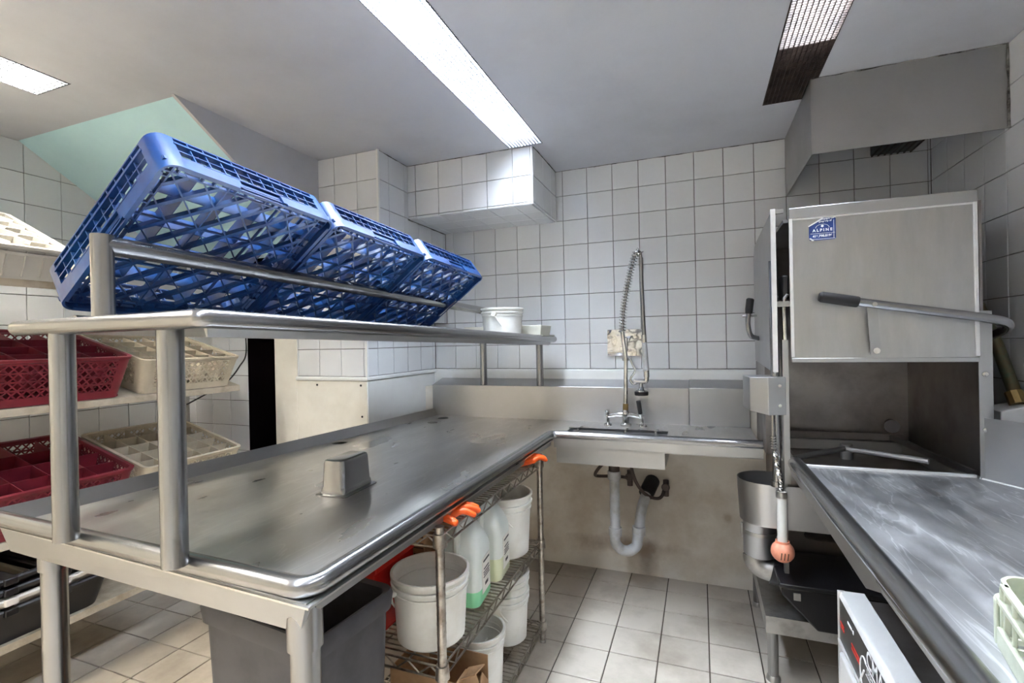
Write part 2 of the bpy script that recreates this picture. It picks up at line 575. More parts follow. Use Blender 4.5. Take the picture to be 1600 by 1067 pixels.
# wall with the passage door, left of the column
DX0, DX1, JX = -2.56, -2.347, -2.177
wp = MB()
wp.box(-3.3, DX0, COLY + .007, 2.4, 0, ZC + .05)
wp.box(DX0, JX, COLY + .007, 2.4, 1.98, ZC + .05)
wp = struct(wp.build('wall_passage', 'grout'))
lay_tiles(wp, (0, COLY + .007, 0), (1, 0, 0), (0, 0, 1), grid(XL, DX0, TS, DX0), grid(.53, 1.84, TS, ROW))
MB().box(XL, DX0, COLY, COLY + .007, 0, .528).build('painted_panel', 'paint', wp)
jm = MB()
jm.box(DX1, JX, COLY - .002, 2.42, 0, 1.98)
struct(jm.build('trim_2', 'paint', bevel=.004))
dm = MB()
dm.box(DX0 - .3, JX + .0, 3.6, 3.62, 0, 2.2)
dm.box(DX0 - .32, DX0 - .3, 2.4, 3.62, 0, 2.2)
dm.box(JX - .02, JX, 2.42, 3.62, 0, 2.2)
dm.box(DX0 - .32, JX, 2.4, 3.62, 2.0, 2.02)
dm.box(DX0, DX0 + .004, COLY, 2.42, 0, 1.98)  # thin dark liner over the jamb return, shade as colour
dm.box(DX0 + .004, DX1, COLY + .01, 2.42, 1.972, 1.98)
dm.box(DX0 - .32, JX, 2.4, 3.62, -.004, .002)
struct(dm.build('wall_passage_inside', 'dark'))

# tiled column
wc = struct(MB().box(JX, COL2 - .007, COLY + .007, 3.1, 0, ZC + .05).box(COL2 - .007, COLX - .007, COLY + .007, 3.1, ZSTEP, ZC + .05).build('wall_column', 'grout'))
zlo, zhi = [z for z in zs if z < ZSTEP + .01], [z for z in zs if z > ZSTEP - .01]
lay_tiles(wc, (0, COLY + .007, 0), (1, 0, 0), (0, 0, 1), grid(JX, COL2, TS, COL2 - .02), zlo)
lay_tiles(wc, (COL2 - .007, 0, 0), (0, 1, 0), (0, 0, 1), grid(COLY, YB, TS, COLY + .10), zlo)
lay_tiles(wc, (0, COLY + .007, 0), (1, 0, 0), (0, 0, 1), grid(JX, COLX, TS, COLX - .138), zhi)
lay_tiles(wc, (COLX - .007, 0, 0), (0, 1, 0), (0, 0, 1), grid(COLY, YB, TS, COLY + .10), zhi)
pn = MB().box(JX + .003, COL2 - .001, COLY - .004, COLY + .007, 0, ROW - .026).build('cover_panel', 'paint', wc, bevel=.002)
for (x, z) in ((-2.03, 1.09), (-1.73, 1.09), (-1.725, .92)):
    MB().tube([(x, COLY - .0065, z), (x, COLY - .0035, z)], .006, 10).build('screw', 'black', pn)
MB().box(COL2 - .007, COL2 + .003, COLY, YB - .022, 0, ROW - .026).build('cover_panel', 'trim', wc, bevel=.002)
tr = MB()
tr.tube([(JX, COLY - .002, ROW - .013), (COL2, COLY - .002, ROW - .013), (COL2 + .002, YB - .02, ROW - .013)], .0125, 10)
struct(tr.build('trim_3', 'trim'))
cs = MB()
cs.bar((COLX, COLY, ZSTEP), (COLX, COLY, ZC), .012, .012, up=(1, 0, 0))
cs.bar((COL2, COLY, ROW), (COL2, COLY, ZSTEP), .012, .012, up=(1, 0, 0))
struct(cs.build('trim_4', 'trim'))

# tiled soffit box in front of the back wall
so = struct(MB().box(COLX, SOX - .007, SOY + .007, YB + .02, SOZ + .007, ZC + .02).build('wall_soffit', 'grout'))
lay_tiles(so, (0, SOY + .007, 0), (1, 0, 0), (0, 0, 1), grid(COLX, SOX - .012, TS, -.932), [SOZ, SOZ + .014] + [2.2023, ZC])
lay_tiles(so, (SOX - .007, 0, 0), (0, 1, 0), (0, 0, 1), grid(SOY + .012, YB, TS, SOY + .19), [SOZ, SOZ + .014] + [2.2023, ZC])
lay_tiles(so, (0, 0, SOZ + .007), (1, 0, 0), (0, -1, 0), grid(COLX, SOX - .012, TS, -.932), [-y for y in grid(SOY + .012, YB, TS, SOY + .165)][::-1], gap=.0018)
st = MB()
st.bar((SOX - .006, SOY + .006, SOZ), (SOX - .006, SOY + .006, ZC), .013, .013, up=(1, 0, 0))
st.build('corner_strip', 'trim', so, bevel=.003)

# grimy joint along the ceiling
def joint(n, pts, r=.0035):
    mb = MB()
    rn = random.Random(n)
    full = []
    for i in range(len(pts) - 1):
        p, q = Vector(pts[i]), Vector(pts[i + 1])
        k = max(2, int((q - p).length / .04))
        full += [p.lerp(q, j / k) + Vector((0, 0, rn.uniform(-.002, .001))) for j in range(k)]
    full.append(Vector(pts[-1]))
    mb.tube(full, [r * rn.uniform(.4, 1.2) for _ in full], 6)
    struct(mb.build('trim_%d' % n, 'grime'))
joint(5, [(SOX, YB, ZC), (.438, YB, ZC)])
joint(6, [(COLX, COLY, ZC), (COLX, SOY, ZC), (-.95, SOY, ZC)])
joint(7, [(SOX, SOY + .02, ZC), (SOX, YB, ZC)])
joint(8, [(.442, 2.308, ZC - .002), (XR, 2.308, ZC - .002)])
joint(9, [(XR - .003, 2.306, ZC), (XR - .003, 2.306, 2.05)], .006)
joint(10, [(COLX, SOY, SOZ), (COLX, YB, SOZ)], .005)

# sloping stair underside behind the bulkhead
sl = MB()
sl.prism_axis([(1.41, ZC + .001), (2.21, 1.84), (2.21, 1.87), (1.46, ZC + .001)], 'x', XL, -2.012)
struct(sl.build('ceiling_slope', 'tint_teal'))
bh = MB()
bh.prism_axis([(1.395, ZC + .001), (2.215, 1.825), (2.215, ZC + .001)], 'x', -2.012, -1.995)
struct(bh.build('wall_bulkhead', 'ceiling'))

# ================================================================== fluorescent ceiling lights
def ceiling_light(x0, x1, y0, y1, lit, label, louver, lamp):
    t = thing('ceiling_light', label, 'ceiling light', ((x0 + x1) / 2, y1, ZC), 'recessed fluorescent ceiling lights')
    h = MB()
    h.box(x0, x1, y0, y1, ZC + .085, ZC + .095)
    h.box(x0, x0 + .004, y0, y1, ZC, ZC + .09)
    h.box(x1 - .004, x1, y0, y1, ZC, ZC + .09)
    h.box(x0 + .004, x1 - .004, y0, y0 + .004, ZC, ZC + .09)
    h.box(x0 + .004, x1 - .004, y1 - .004, y1, ZC, ZC + .09)
    h.build('housing', louver if louver == 'rust' else 'housing', t)
    MB().box(x0 + .01, x1 - .01, y0 + .01, lit, ZC + .014, ZC + .020).build('diffuser', lamp, t)
    lv = MB()
    w = x1 - x0
    dp = .011 if louver == 'rust' else .0055
    n = 11
    for i in range(n + 1):
        x = x0 + .003 + (w - .006) * i / n
        lv.box(x - .0016, x + .0016, y0, y1, ZC - .003, ZC + dp)
    step = w / n * .82
    k = int((y1 - y0) / step)
    for j in range(k + 1):
        y = y0 + (y1 - y0) * j / k
        lv.box(x0, x1, y - .0014, y + .0014, ZC - .002, ZC + dp)
    lv.build('louver', louver, t, kind='stuff')
    return t

ceiling_light(*LIGHTS[0], 1.15, 'warm recessed fluorescent strip light at the far left of the ceiling', 'louver', 'lamp_warm')
ceiling_light(*LIGHTS[1], 2.39, 'long white recessed fluorescent light running to the tiled soffit box', 'louver', 'lamp')
ceiling_light(*LIGHTS[2], 2.02, 'fluorescent ceiling light with dirty rusted louver beside the steel hood', 'rust', 'lamp')

# ================================================================== steel hood over the dishwasher
hd = thing('exhaust_hood', 'brushed stainless steel exhaust hood above the dishwasher', 'hood', (.75, 2.6, 2.05))
MB().box(.44, XR - .004, 2.308, 2.312, 2.05, ZC - .003).build('front_panel', 'hood', hd)
MB().box(.438, .442, 2.313, YB - .002, 2.05, ZC - .003).build('side_panel', 'hood', hd)
MB().box(.80, .97, 2.70, 2.90, 2.19, ZC - .003).build('duct_collar', 'black', hd)
vt = MB()
for i in range(7):
    vt.bar((.805 + i * .026, 2.70, 2.188), (.805 + i * .026, 2.90, 2.188), .004, .01)
vt.build('vent_grille', 'rust', hd)

# ================================================================== L-shaped dish table with sink
A, Bp, Cp = (-.665, .69), (-1.80, .745), (-1.62, 2.80)
D, E, Fp = (-.655, 2.24), (.235, 2.24), (.235, 2.80)
ZT = .845
dt = thing('dish_table', 'L-shaped stainless steel dish table with rolled rim and inset sink', 'table', (-1.2, 1.7, 0))
SX0, SX1, SY0, SY1 = -.655, -.155, 2.285, 2.60
tp = MB()
def slab(poly):
    tp.loft([[(x, y, ZT - .004) for x, y in poly], [(x, y, ZT) for x, y in poly]])
slab([(A[0], A[1]), (-.66, SY0), (-1.665, SY0), Bp])
slab([(-.66, SY0), (SX0, SY0), (SX0, SY1), (-1.638, SY1), (-1.665, SY0)])
slab([(-1.638, SY1), (SX0, SY1), (.235, SY1), (.235, 2.80), Cp])
slab([(-.66, 2.25), (.235, 2.25), (.235, SY0), (-.66, SY0)])
slab([(SX1, SY0), (.235, SY0), (.235, SY1), (SX1, SY1)])
tp.build('table_top', 'steel_top', dt)
ro = MB()
zr = ZT + .021
path = rounded([(Bp[0] + .004, Bp[1], zr), (A[0] - .02, A[1] + .02, zr), (D[0] - .02, D[1] + .02, zr), (E[0], E[1] + .02, zr)], .04, 6)
ro.tube(path, .0205, 16)
ro.build('rolled_edge', 'steel_tube', dt)
sk = MB()
def skirt(p, q, z0, z1, t=.003):
    sk.loft([[(p[0], p[1], z0), (q[0], q[1], z0), (q[0], q[1], z1), (p[0], p[1], z1)],
             [(p[0] + t, p[1] + t, z0), (q[0] + t, q[1] + t, z0), (q[0] + t, q[1] + t, z1), (p[0] + t, p[1] + t, z1)]])
sk.loft([[(Bp[0] + .04, Bp[1] + .012, .775), (A[0] - .05, A[1] + .03, .775), (A[0] - .05, A[1] + .034, .775), (Bp[0] + .04, Bp[1] + .016, .775)],
         [(Bp[0] + .015, Bp[1] + .0, .848), (A[0] - .012, A[1] + .008, .848), (A[0] - .012, A[1] + .03, .848), (Bp[0] + .015, Bp[1] + .02, .848)]])
sk.box(D[0] + .0, E[0], D[1] + .004, D[1] + .008, .812, .855)
sk.box(D[0], E[0], D[1] + .004, D[1] + .04, .81, .814)
sk.bar((A[0] - .034, A[1] + .05, .83), (D[0] - .034, D[1] + .02, .83), .03, .03)
sk.build('apron', 'steel_dull', dt)
rr = MB()
b0, c0 = Vector((Bp[0], Bp[1], 0)), Vector((Cp[0], Cp[1], 0))
rr.loft([[b0 + Vector((0, 0, ZT - .004)), c0 + Vector((0, 0, ZT - .004)), c0 + Vector((0, 0, .887)), b0 + Vector((0, 0, .887))],
         [b0 + Vector((.024, 0, ZT - .004)), c0 + Vector((.024, 0, ZT - .004)), c0 + Vector((.006, 0, .890)), b0 + Vector((.006, 0, .890))]])
k0 = b0.lerp(c0, .70)
rr.loft([[b0 + Vector((-.03, 0, .872)), k0 + Vector((-.03, 0, .872)), k0 + Vector((-.03, 0, .878)), b0 + Vector((-.03, 0, .878))],
         [b0 + Vector((.002, 0, .884)), k0 + Vector((.002, 0, .884)), k0 + Vector((.002, 0, .890)), b0 + Vector((.002, 0, .890))]])
rr.build('rear_rim', 'steel', dt)
bs = MB()
prof = [(2.80, ZT - .004), (2.80, 1.043), (2.936, 1.078), (2.936, 1.07), (2.808, 1.034), (2.808, ZT - .004)]
bs.prism_axis(prof, 'x', Cp[0] - .01, -.06)
bs.build('backsplash', 'steel', dt, bevel=.003)
bs = MB()
prof2 = [(y - .006, z + .003) for y, z in prof]
bs.prism_axis(prof2, 'x', -.06, .235)
bs.build('backsplash', 'steel_dull', dt, bevel=.003)
bn = MB()
zb = .728
bn.box(SX0, SX1, SY0, SY0 + .003, zb, ZT)
bn.box(SX0, SX1, SY1 - .003, SY1, zb, ZT)
bn.box(SX0, SX0 + .003, SY0 + .003, SY1 - .003, zb, ZT)
bn.box(SX1 - .003, SX1, SY0 + .003, SY1 - .003, zb, ZT)
bn.box(SX0 + .003, SX1 - .003, SY0 + .003, SY1 - .003, zb, zb + .003)
bn.build('sink_basin', 'steel_dull', dt)
rg = MB()
rg.bar((SX0, SY1 - .06, ZT + .004), (SX1, SY1 - .06, ZT + .004), .012, .01)
rg.bar((SX0, SY0 + .07, ZT + .002), (SX1, SY0 + .07, ZT + .002), .01, .01)
for x in (-.60, -.36, -.21):
    rg.bar((x, SY0, ZT + .002), (x, SY1, ZT + .002), .012, .008)
rg.build('rack_guide', 'steel_tube', dt)
for (x, y) in ((-.727, .745), (-1.63, .79), (-1.50, 2.70), (-1.62, 1.9)):
    lg = MB()
    lg.tube([(x, y, .03), (x, y, .80)], .0285, 16)
    lg.tube([(x, y, .735), (x, y, .845)], .034, 16)
    lo = lg.build('leg', 'steel_tube', dt)
    ft = MB()
    ft.lathe([(.016, .0), (.024, .004), (.026, .02), (.026, .035)], (x, y, 0), 16)
    ft.build('foot', 'galv', lo)

# ================================================================== slanted overshelf on the dish table
os_ = thing('overshelf', 'tubular stainless steel overshelf standing on the left dish table', 'shelf', (-1.2, .69, .885))
ZN, ZFF = 1.372, 1.322
P0, P1, P2, P3 = Vector((-1.53, .69, ZN)), Vector((-.868, .655, ZN)), Vector((-.80, 2.80, ZFF)), Vector((-1.42, 2.80, ZFF))
pl = MB()
dz = Vector((0, 0, -.012))
pl.loft([[P0 + dz, P1 + dz, P2 + dz, P3 + dz], [p + dz + Vector((0, 0, .006)) for p in (P0, P1, P2, P3)]])
pl.build('shelf_plate', 'steel_dull', os_)
re = MB()
pp = rounded([P0 + Vector((-.02, .0, 0)), P1, P2 + Vector((0, -.01, 0)), P2 + Vector((-.1, .04, 0))], .012, 4)
re.tube(pp, .0185, 16)
re.build('rolled_edge', 'steel_tube', os_)
un = MB()
un.loft([[P1 + Vector((-.035, .035, -.034)), P2 + Vector((-.035, 0, -.034)), P2 + Vector((-.039, 0, -.034)), P1 + Vector((-.039, .035, -.034))],
         [P1 + Vector((-.018, .02, -.006)), P2 + Vector((-.018, 0, -.006)), P2 + Vector((-.03, 0, -.006)), P1 + Vector((-.03, .02, -.006))]])
un.build('under_flange', 'steel_dull', os_)
for (x, y, z0, z1) in ((-1.388, .697, .875, 1.362), (-1.006, .687, .875, 1.36), (-1.262, 2.80, 1.045, 1.316), (-.895, 2.80, 1.045, 1.314)):
    p = MB()
    p.tube([(x, y, z0), (x, y, z1)], .0245 if y < 1 else .021, 18)
    p.build('post', 'steel_tube', os_)
RN, RF = Vector((-1.222, .69, 1.548)), Vector((-1.20, 2.72, 1.498))
r = MB()
r.tube([RN, RF], .0215, 16)
r.build('rail', 'steel_tube', os_)
for (q, zz) in ((RN, ZN), (RF, ZFF)):
    r = MB()
    r.tube([(q.x, q.y, zz - .005), (q.x, q.y, q.z + .021)], .0215, 16)
    r.build('rail_post', 'steel_tube', os_)
r = MB()
r.tube([(-1.46, .76, 1.393), (-1.38, 2.70, 1.333)], .012, 10)
r.build('rear_rail', 'steel_tube', os_)
# ================================================================== blue dish racks on the overshelf
def side_xf(k):
    return Matrix.Rotation(k * PI / 2, 4, 'Z')

def corner_shell(mb, a, r, t, z0, z1, ext, flare=0.0, a_top=None):
    """a vertical rounded corner of a square tray with half size a"""
    a_top = a if a_top is None else a_top
    rings = []
    for z, h in ((z0, a), (z1, a_top)):
        outer, inner = [], []
        c = h - r
        outer.append((h, c - ext, z)); inner.append((h - t, c - ext, z))
        for i in range(7):
            g = PI / 2 * i / 6
            outer.append((c + r * math.cos(g), c + r * math.sin(g), z))
            inner.append((c + (r - t) * math.cos(g), c + (r - t) * math.sin(g), z))
        outer.append((c - ext, h, z)); inner.append((c - ext, h - t, z))
        rings.append(outer + inner[::-1])
    mb.loft(rings)
    return mb

def blue_rack():
    a, H = .249, .106
    t = thing('dish_rack', '', 'dish rack', group='blue dish racks tilted on the overshelf')
    for k in range(4):
        R = side_xf(k)
        c = corner_shell(MB(), a, .032, .005, 0, H, .016)
        c.xf(R).build('corner', 'blue', t)
        b = MB()
        L = a - .045
        # solid wavy band, set back behind a grip notch in the middle, along the x = +a side
        n = 40
        for i in range(n):
            s0, s1 = -L + 2 * L * i / n, -L + 2 * L * (i + 1) / n
            s = abs((s0 + s1) / 2)
            z1 = .038 if s > .15 else .034
            if s < .062:
                b.box(a - .018, a - .013, s0, s1, .008, .036)
                b.box(a - .018, a, s0, s1, .033, .037)
                b.box(a - .008, a - .004, s0, s1, .010, .014)
            else:
                b.box(a - .005, a, s0, s1, 0 if s > .075 else .006, z1)
        for s in (-.062, .062):
            b.box(a - .018, a - .001, s - .002, s + .002, .006, .036)
        b.box(a - .011, a - .005, -a + .03, a - .03, .0, .003)
        b.xf(R).build('base_band', 'blue', t)
        g = MB()
        for z, w, d in ((.0375, .003, .010), (.060, .003, .010), (.083, .006, .014), (.1040, .004, .012)):
            g.box(a - d + .001, a + (.003 if w > .005 else 0), -L, L, z - w / 2, z + w / 2)
        nn = 11
        for i in range(nn + 1):
            s = -L + 2 * L * i / nn
            g.box(a - .010, a - .0005, s - .0015, s + .0015, .036, .104)
        g.xf(R).build('side_lattice', 'blue', t)
    lt = MB()
    z0, z1 = .020, .030
    q = a - .008
    zc, hh = (z0 + z1) / 2, z1 - z0
    for s in (-q, -q + .028, q - .028, q):
        lt.bar((s, -q, zc), (s, q, zc), .004, hh)
        lt.bar((-q, s, zc), (q, s, zc), .004, hh)
    p = q - .028
    for s in (-p * .36, p * .36):
        lt.bar((s, -q, zc), (s, q, zc), .0035, hh * .8)
        lt.bar((-q, s, zc), (q, s, zc), .0035, hh * .8)
    # small border cells in groups
    for k in range(4):
        R = side_xf(k)
        e = MB()
        for i in range(15):
            s = -p + 2 * p * (i + .5) / 15
            if i % 3 != 1:
                e.bar((q - .028, s, zc), (q, s, zc), .003, hh)
        e.bar((q - .014, -p, zc), (q - .014, p, zc), .002, hh * .8)
        e.xf(R)
        lt.add(e.v, e.f)
    # diagonals
    d = 2 * p / 5.5
    k = -10
    while k <= 10:
        for sg in (1, -1):
            c = k * d
            lo, hi = max(-p, -p - c), min(p, p - c)
            if hi - lo > .02:
                lt.bar((lo, sg * (lo + c), zc), (hi, sg * (hi + c), zc), .010 if sg > 0 else .0035, hh * 1.2)
        k += 1
    lt.build('bottom_lattice', 'blue', t)
    dv = MB()
    for i in range(1, 5):
        s = -q + 2 * q * i / 5
        dv.box(s - .001, s + .001, -q, q, .032, .082)
        dv.box(-q, q, s - .001, s + .001, .032, .082)
    dv.build('divider', 'blue', t)
    return t

TH = math.radians(36.9)
along = Vector((.07, 1.5, -.085)).normalized()
ex = Vector((math.cos(TH), 0, math.sin(TH)))
ex = (ex - along * ex.dot(along)).normalized()
en = ex.cross(along).normalized()
base0 = Vector((-1.455, .72, 1.417))
proto = blue_rack()
blue_labels = ['nearest blue plastic dish rack tilted on the overshelf rail',
               'middle blue plastic dish rack of the three tilted on the overshelf',
               'farthest blue plastic dish rack on the overshelf, next to the white bucket']
for i in range(3):
    o = proto if i == 0 else copy_tree(proto)
    c = base0 + along * (.25 + i * .503) + ex * .25
    o.matrix_world = Matrix(((ex.x, along.x, en.x, c.x), (ex.y, along.y, en.y, c.y), (ex.z, along.z, en.z, c.z), (0, 0, 0, 1)))
    o['label'] = blue_labels[i]

# ================================================================== slanted rack shelving on the left
XS, XD = -2.36, .50            # front edge, depth
TILT = math.radians(15)
sh = thing('rack_shelving', 'slanted shelving for glass racks against the far left wall', 'shelving', (XS - .25, 1.35, 0))
def slant_board(z, tilt, y0, y1, name='shelf_board', th=.03):
    ca, sa = math.cos(tilt), math.sin(tilt)
    b = MB()
    b.prism_axis([(XS, z - th), (XS, z), (XS - XD * ca, z + XD * sa), (XS - XD * ca, z + XD * sa - th)], 'y', y0, y1)
    return b.build(name, 'shelfedge', sh, bevel=.002)
slant_board(1.105, TILT, .35, 1.985)
slant_board(.625, TILT, .35, 1.985)
slant_board(1.585, math.radians(24), .35, 1.40)
slant_board(.255, 0, .35, 1.55)
for (x, y) in ((XS - .03, .33), (XS - .46, .33), (XS - .03, 2.005), (XS - .46, 2.005)):
    p = MB()
    p.box(x - .015, x + .015, y - .015, y + .015, 0, .24 if (y > 1 and x > XS - .1) else (1.95 if x < XS - .3 else 1.60))
    if y > 1 and x > XS - .1:
        continue
    p.build('upright', 'galv', sh)

def glass_rack(name, mat, H, nd, group):
    t = thing(name, '', 'glass rack', group=group)
    a = .247
    def tp(mb):
        for p in mb.v:
            k = .92 + .08 * min(1, max(0, p.z / H))
            p.x *= k
            p.y *= k
        return mb
    rim = MB()
    for k in range(4):
        e = MB()
        e.box(a - .013, a + .003, -a + .03, a - .03, H - .012, H)
        corner_shell(e, a + .003, .035, .016, H - .012, H, .002)
        e.xf(side_xf(k))
        rim.add(e.v, e.f)
    tp(rim).build('rim', mat, t)
    for k in range(4):
        R = side_xf(k)
        tp(corner_shell(MB(), a, .035, .005, 0, H - .008, .02).xf(R)).build('corner', mat, t)
        g = MB()
        L = a - .05
        nb = 4
        z0 = .03
        bh_ = (H - .018 - z0) / nb
        g.box(a - .006, a, -L, L, 0, z0)
        for j in range(nb + 1):
            g.box(a - .007, a, -L, L, z0 + j * bh_ - .003, z0 + j * bh_ + .003)
        n = 13
        for j in range(nb):
            for i in range(n):
                s0, s1 = -L + 2 * L * i / n, -L + 2 * L * (i + 1) / n
                za, zb_ = z0 + j * bh_, z0 + (j + 1) * bh_
                g.bar((a - .003, s0, za), (a - .003, s1, zb_), .0055, .004, up=(1, 0, 0))
                g.bar((a - .003, s1, za), (a - .003, s0, zb_), .0055, .004, up=(1, 0, 0))
        tp(g.xf(R)).build('side_lattice', mat, t)
    fl_ = MB()
    for i in range(13):
        s = -a + .01 + (2 * a - .02) * i / 12
        fl_.bar((s, -a + .01, .005), (s, a - .01, .005), .006, .008)
        fl_.bar((-a + .01, s, .005), (a - .01, s, .005), .006, .008)
    tp(fl_).build('bottom_lattice', mat, t)
    dv = MB()
    q = a - .008
    for i in range(1, nd):
        s = -q + 2 * q * i / nd
        dv.box(s - .0015, s + .0015, -q, q, .02, H - .014)
        dv.box(-q, q, s - .0015, s + .0015, .02, H - .014)
    tp(dv).build('divider', mat, t)
    return t

def place_on_board(o, z, tilt, yc, inset=.252, up=.003):
    ca, sa = math.cos(tilt), math.sin(tilt)
    X_ = Vector((ca, 0, -sa)); Z_ = Vector((sa, 0, ca))
    c = Vector((XS, yc, z)) - X_ * (inset - .02) + Z_ * up
    o.matrix_world = Matrix(((X_.x, 0, Z_.x, c.x), (0, 1, 0, c.y), (X_.z, 0, Z_.z, c.z), (0, 0, 0, 1)))

r1 = glass_rack('glass_rack', 'red', .185, 4, 'maroon glass racks on the left shelving')
r1['label'] = 'maroon plastic glass rack on the upper slanted shelf'
place_on_board(r1, 1.105, TILT, 1.165)
r2 = copy_tree(r1)
r2['label'] = 'maroon plastic glass rack on the lower slanted shelf'
place_on_board(r2, .625, TILT, 1.165)
b1 = glass_rack('glass_rack', 'beige', .165, 5, 'beige glass racks on the left shelving')
b1['label'] = 'beige plastic glass rack on the upper slanted shelf'
place_on_board(b1, 1.105, TILT, 1.70)
b2 = copy_tree(b1)
b2['label'] = 'beige plastic glass rack on the lower slanted shelf'
place_on_board(b2, .625, TILT, 1.70)

# hexagonal-cell grey rack on the top board
hx = thing('glass_rack', 'light grey rack with honeycomb cells on the top slanted shelf', 'glass rack')
Hh = .13
for k in range(4):
    g = MB()
    a = .247
    g.box(a - .005, a, -a + .01, a - .01, 0, Hh)
    for i in range(9):
        s = -a + .03 + (2 * a - .06) * i / 8
        g.box(a, a + .008, s - .002, s + .002, .01, Hh - .02)
    g.box(a, a + .010, -a + .01, a - .01, Hh - .035, Hh - .025)
    g.box(a - .008, a + .012, -a, a, Hh - .012, Hh)
    g.xf(side_xf(k)).build('side_wall', 'greyrack', hx, bevel=.001)
hc = MB()
R0 = .052
row = 0
y = -.21
while y < .22:
    xoff = 0 if row % 2 == 0 else R0 * math.sqrt(3) / 2
    x = -.21 + xoff
    while x < .215:
        pts = [(x + R0 * math.cos(PI / 6 + PI / 3 * i), y + R0 * math.sin(PI / 6 + PI / 3 * i)) for i in range(7)]
        for i in range(3):
            (xa, ya), (xb, yb) = pts[i], pts[i + 1]
            cl = lambda v: max(-.242, min(.242, v))
            pa, pb = (cl(xa), cl(ya)), (cl(xb), cl(yb))
            if (Vector(pa) - Vector(pb)).length > .008:
                hc.bar((pa[0], pa[1], Hh - .02), (pb[0], pb[1], Hh - .02), .013, .03)
        x += R0 * math.sqrt(3)
    y += R0 * 1.5
    row += 1
hc.build('honeycomb', 'greyrack', hx)
MB().box(-.24, .24, -.24, .24, .0, .006).build('bottom', 'greyrack', hx)
place_on_board(hx, 1.585, math.radians(24), .945)

# bus tubs nested on the lowest board
def bus_tub(mat, label, z):
    t = thing('bus_tub', label, 'tub', (-2.58, 1.08, z), 'bus tubs nested on the lowest shelf')
    def ring(hx_, hy, zz, r=.05):
        out = []
        for (cx, cy, a0) in ((hx_ - r, hy - r, 0), (-hx_ + r, hy - r, 90), (-hx_ + r, -hy + r, 180), (hx_ - r, -hy + r, 270)):
            for i in range(5):
                g = math.radians(a0 + 22.5 * i)
                out.append((-2.58 + cx + r * math.cos(g), 1.08 + cy + r * math.sin(g), z + zz))
        return out
    m = MB()
    m.loft([ring(.20, .23, .003), ring(.20, .23, 0), ring(.232, .263, .13), ring(.228, .259, .13), ring(.196, .226, .006)])
    b = m.build('body', mat, t)
    rm = MB()
    rm.loft([ring(.228, .259, .122), ring(.25, .281, .118), ring(.255, .286, .130), ring(.25, .281, .136), ring(.228, .259, .134)], closed=True, caps=False)
    rm.build('rim', mat, t)
    gp = MB()
    for s in (-1, 1):
        gp.box(-2.58 - .23, -2.58 + .262, 1.08 + s * .06, 1.08 + s * .10, z + .112, z + .137)
    gp.build('grip_lug', mat, t, bevel=.004)
    return t
bus_tub('black', 'lowest black bus tub of the nested stack on the bottom shelf', .256)
bus_tub('tub_white', 'off-white bus tub between the black ones in the nested stack', .293)
bus_tub('black', 'second black bus tub from the top of the nested stack', .330)
bus_tub('black', 'topmost black bus tub of the nested stack', .367)

# cable hanging from the shelving to the passage
cb = MB().tube(catmull([(-2.38, 1.70, 1.035), (-2.40, 1.86, 1.09), (-2.46, 2.0, 1.13), (-2.52, 2.12, 1.20), (-2.565, 2.206, 1.28), (-2.575, 2.206, 1.50)]), .004, 8).build('cable', 'rubber')
tag(cb, 'black cable hanging between the rack shelving and the dark passage', 'cable')
br = thing('broom', 'orange broom handle leaning in the corner behind the beige racks', 'broom', (-2.90, 2.07, 0))
MB().tube([(-2.92, 2.08, .12), (-2.89, 2.06, 1.16)], .009, 10).build('handle', 'orange', br)
MB().box(-3.04, -2.80, 2.05, 2.11, .0, .13).build('brush_head', 'black', br, bevel=.01)

# ================================================================== buckets, tray and pan
def bucket(label, loc, rt, rb, h, group, bail=None, stain=False):
    x, y, z = loc
    t = thing('bucket', label, 'bucket', loc, group)
    m = MB()
    w = .003
    m.lathe([(rb - .006, z), (rb, z + .006), (rt - .004, z + h), (rt - .004 - w, z + h), (rb - w, z + .008), (.001, z + .008)][::1], (x, y, 0), 32)
    m.build('body', 'bucket', t)
    rm = MB()
    def tor(zc, r, hh, d):
        rm.lathe([(r - .003, zc - hh), (r + d, zc - hh), (r + d, zc + hh), (r - .003, zc + hh)], (x, y, 0), 32, closed=True)
    tor(z + h - .004, rt - .003, .005, .005)
    tor(z + h * .86, rt - .006, .0035, .007)
    tor(z + h * .76, rt - .009, .003, .006)
    rm.build('rim', 'bucket', t, bevel=.001)
    if bail is not None:
        ang, drop = bail
        ca, sa = math.cos(ang), math.sin(ang)
        hz = z + h * .80
        r = rt + .004
        for s in (-1, 1):
            MB().tube([(x + s * ca * (rt - .006), y + s * sa * (rt - .006), hz), (x + s * ca * (rt + .010), y + s * sa * (rt + .010), hz)], .012, 12).build('ear', 'bucket', t)
        b = MB()
        pts = []
        cd, sd = math.cos(drop), math.sin(drop)
        for i in range(17):
            g = PI * i / 16
            u, v = r * math.cos(g), r * 1.02 * math.sin(g)
            # v direction: perpendicular to the ear axis, tipped by drop below the horizontal
            px, py, pz = -sa * v * cd, ca * v * cd, -v * sd
            pts.append((x + ca * u + px, y + sa * u + py, hz + pz))
        b.tube(pts, .0035, 8)
        bo = b.build('bail', 'bucket', t)
        MB().tube(pts[6:11], .007, 10).build('grip', 'bucket', bo)
    return t

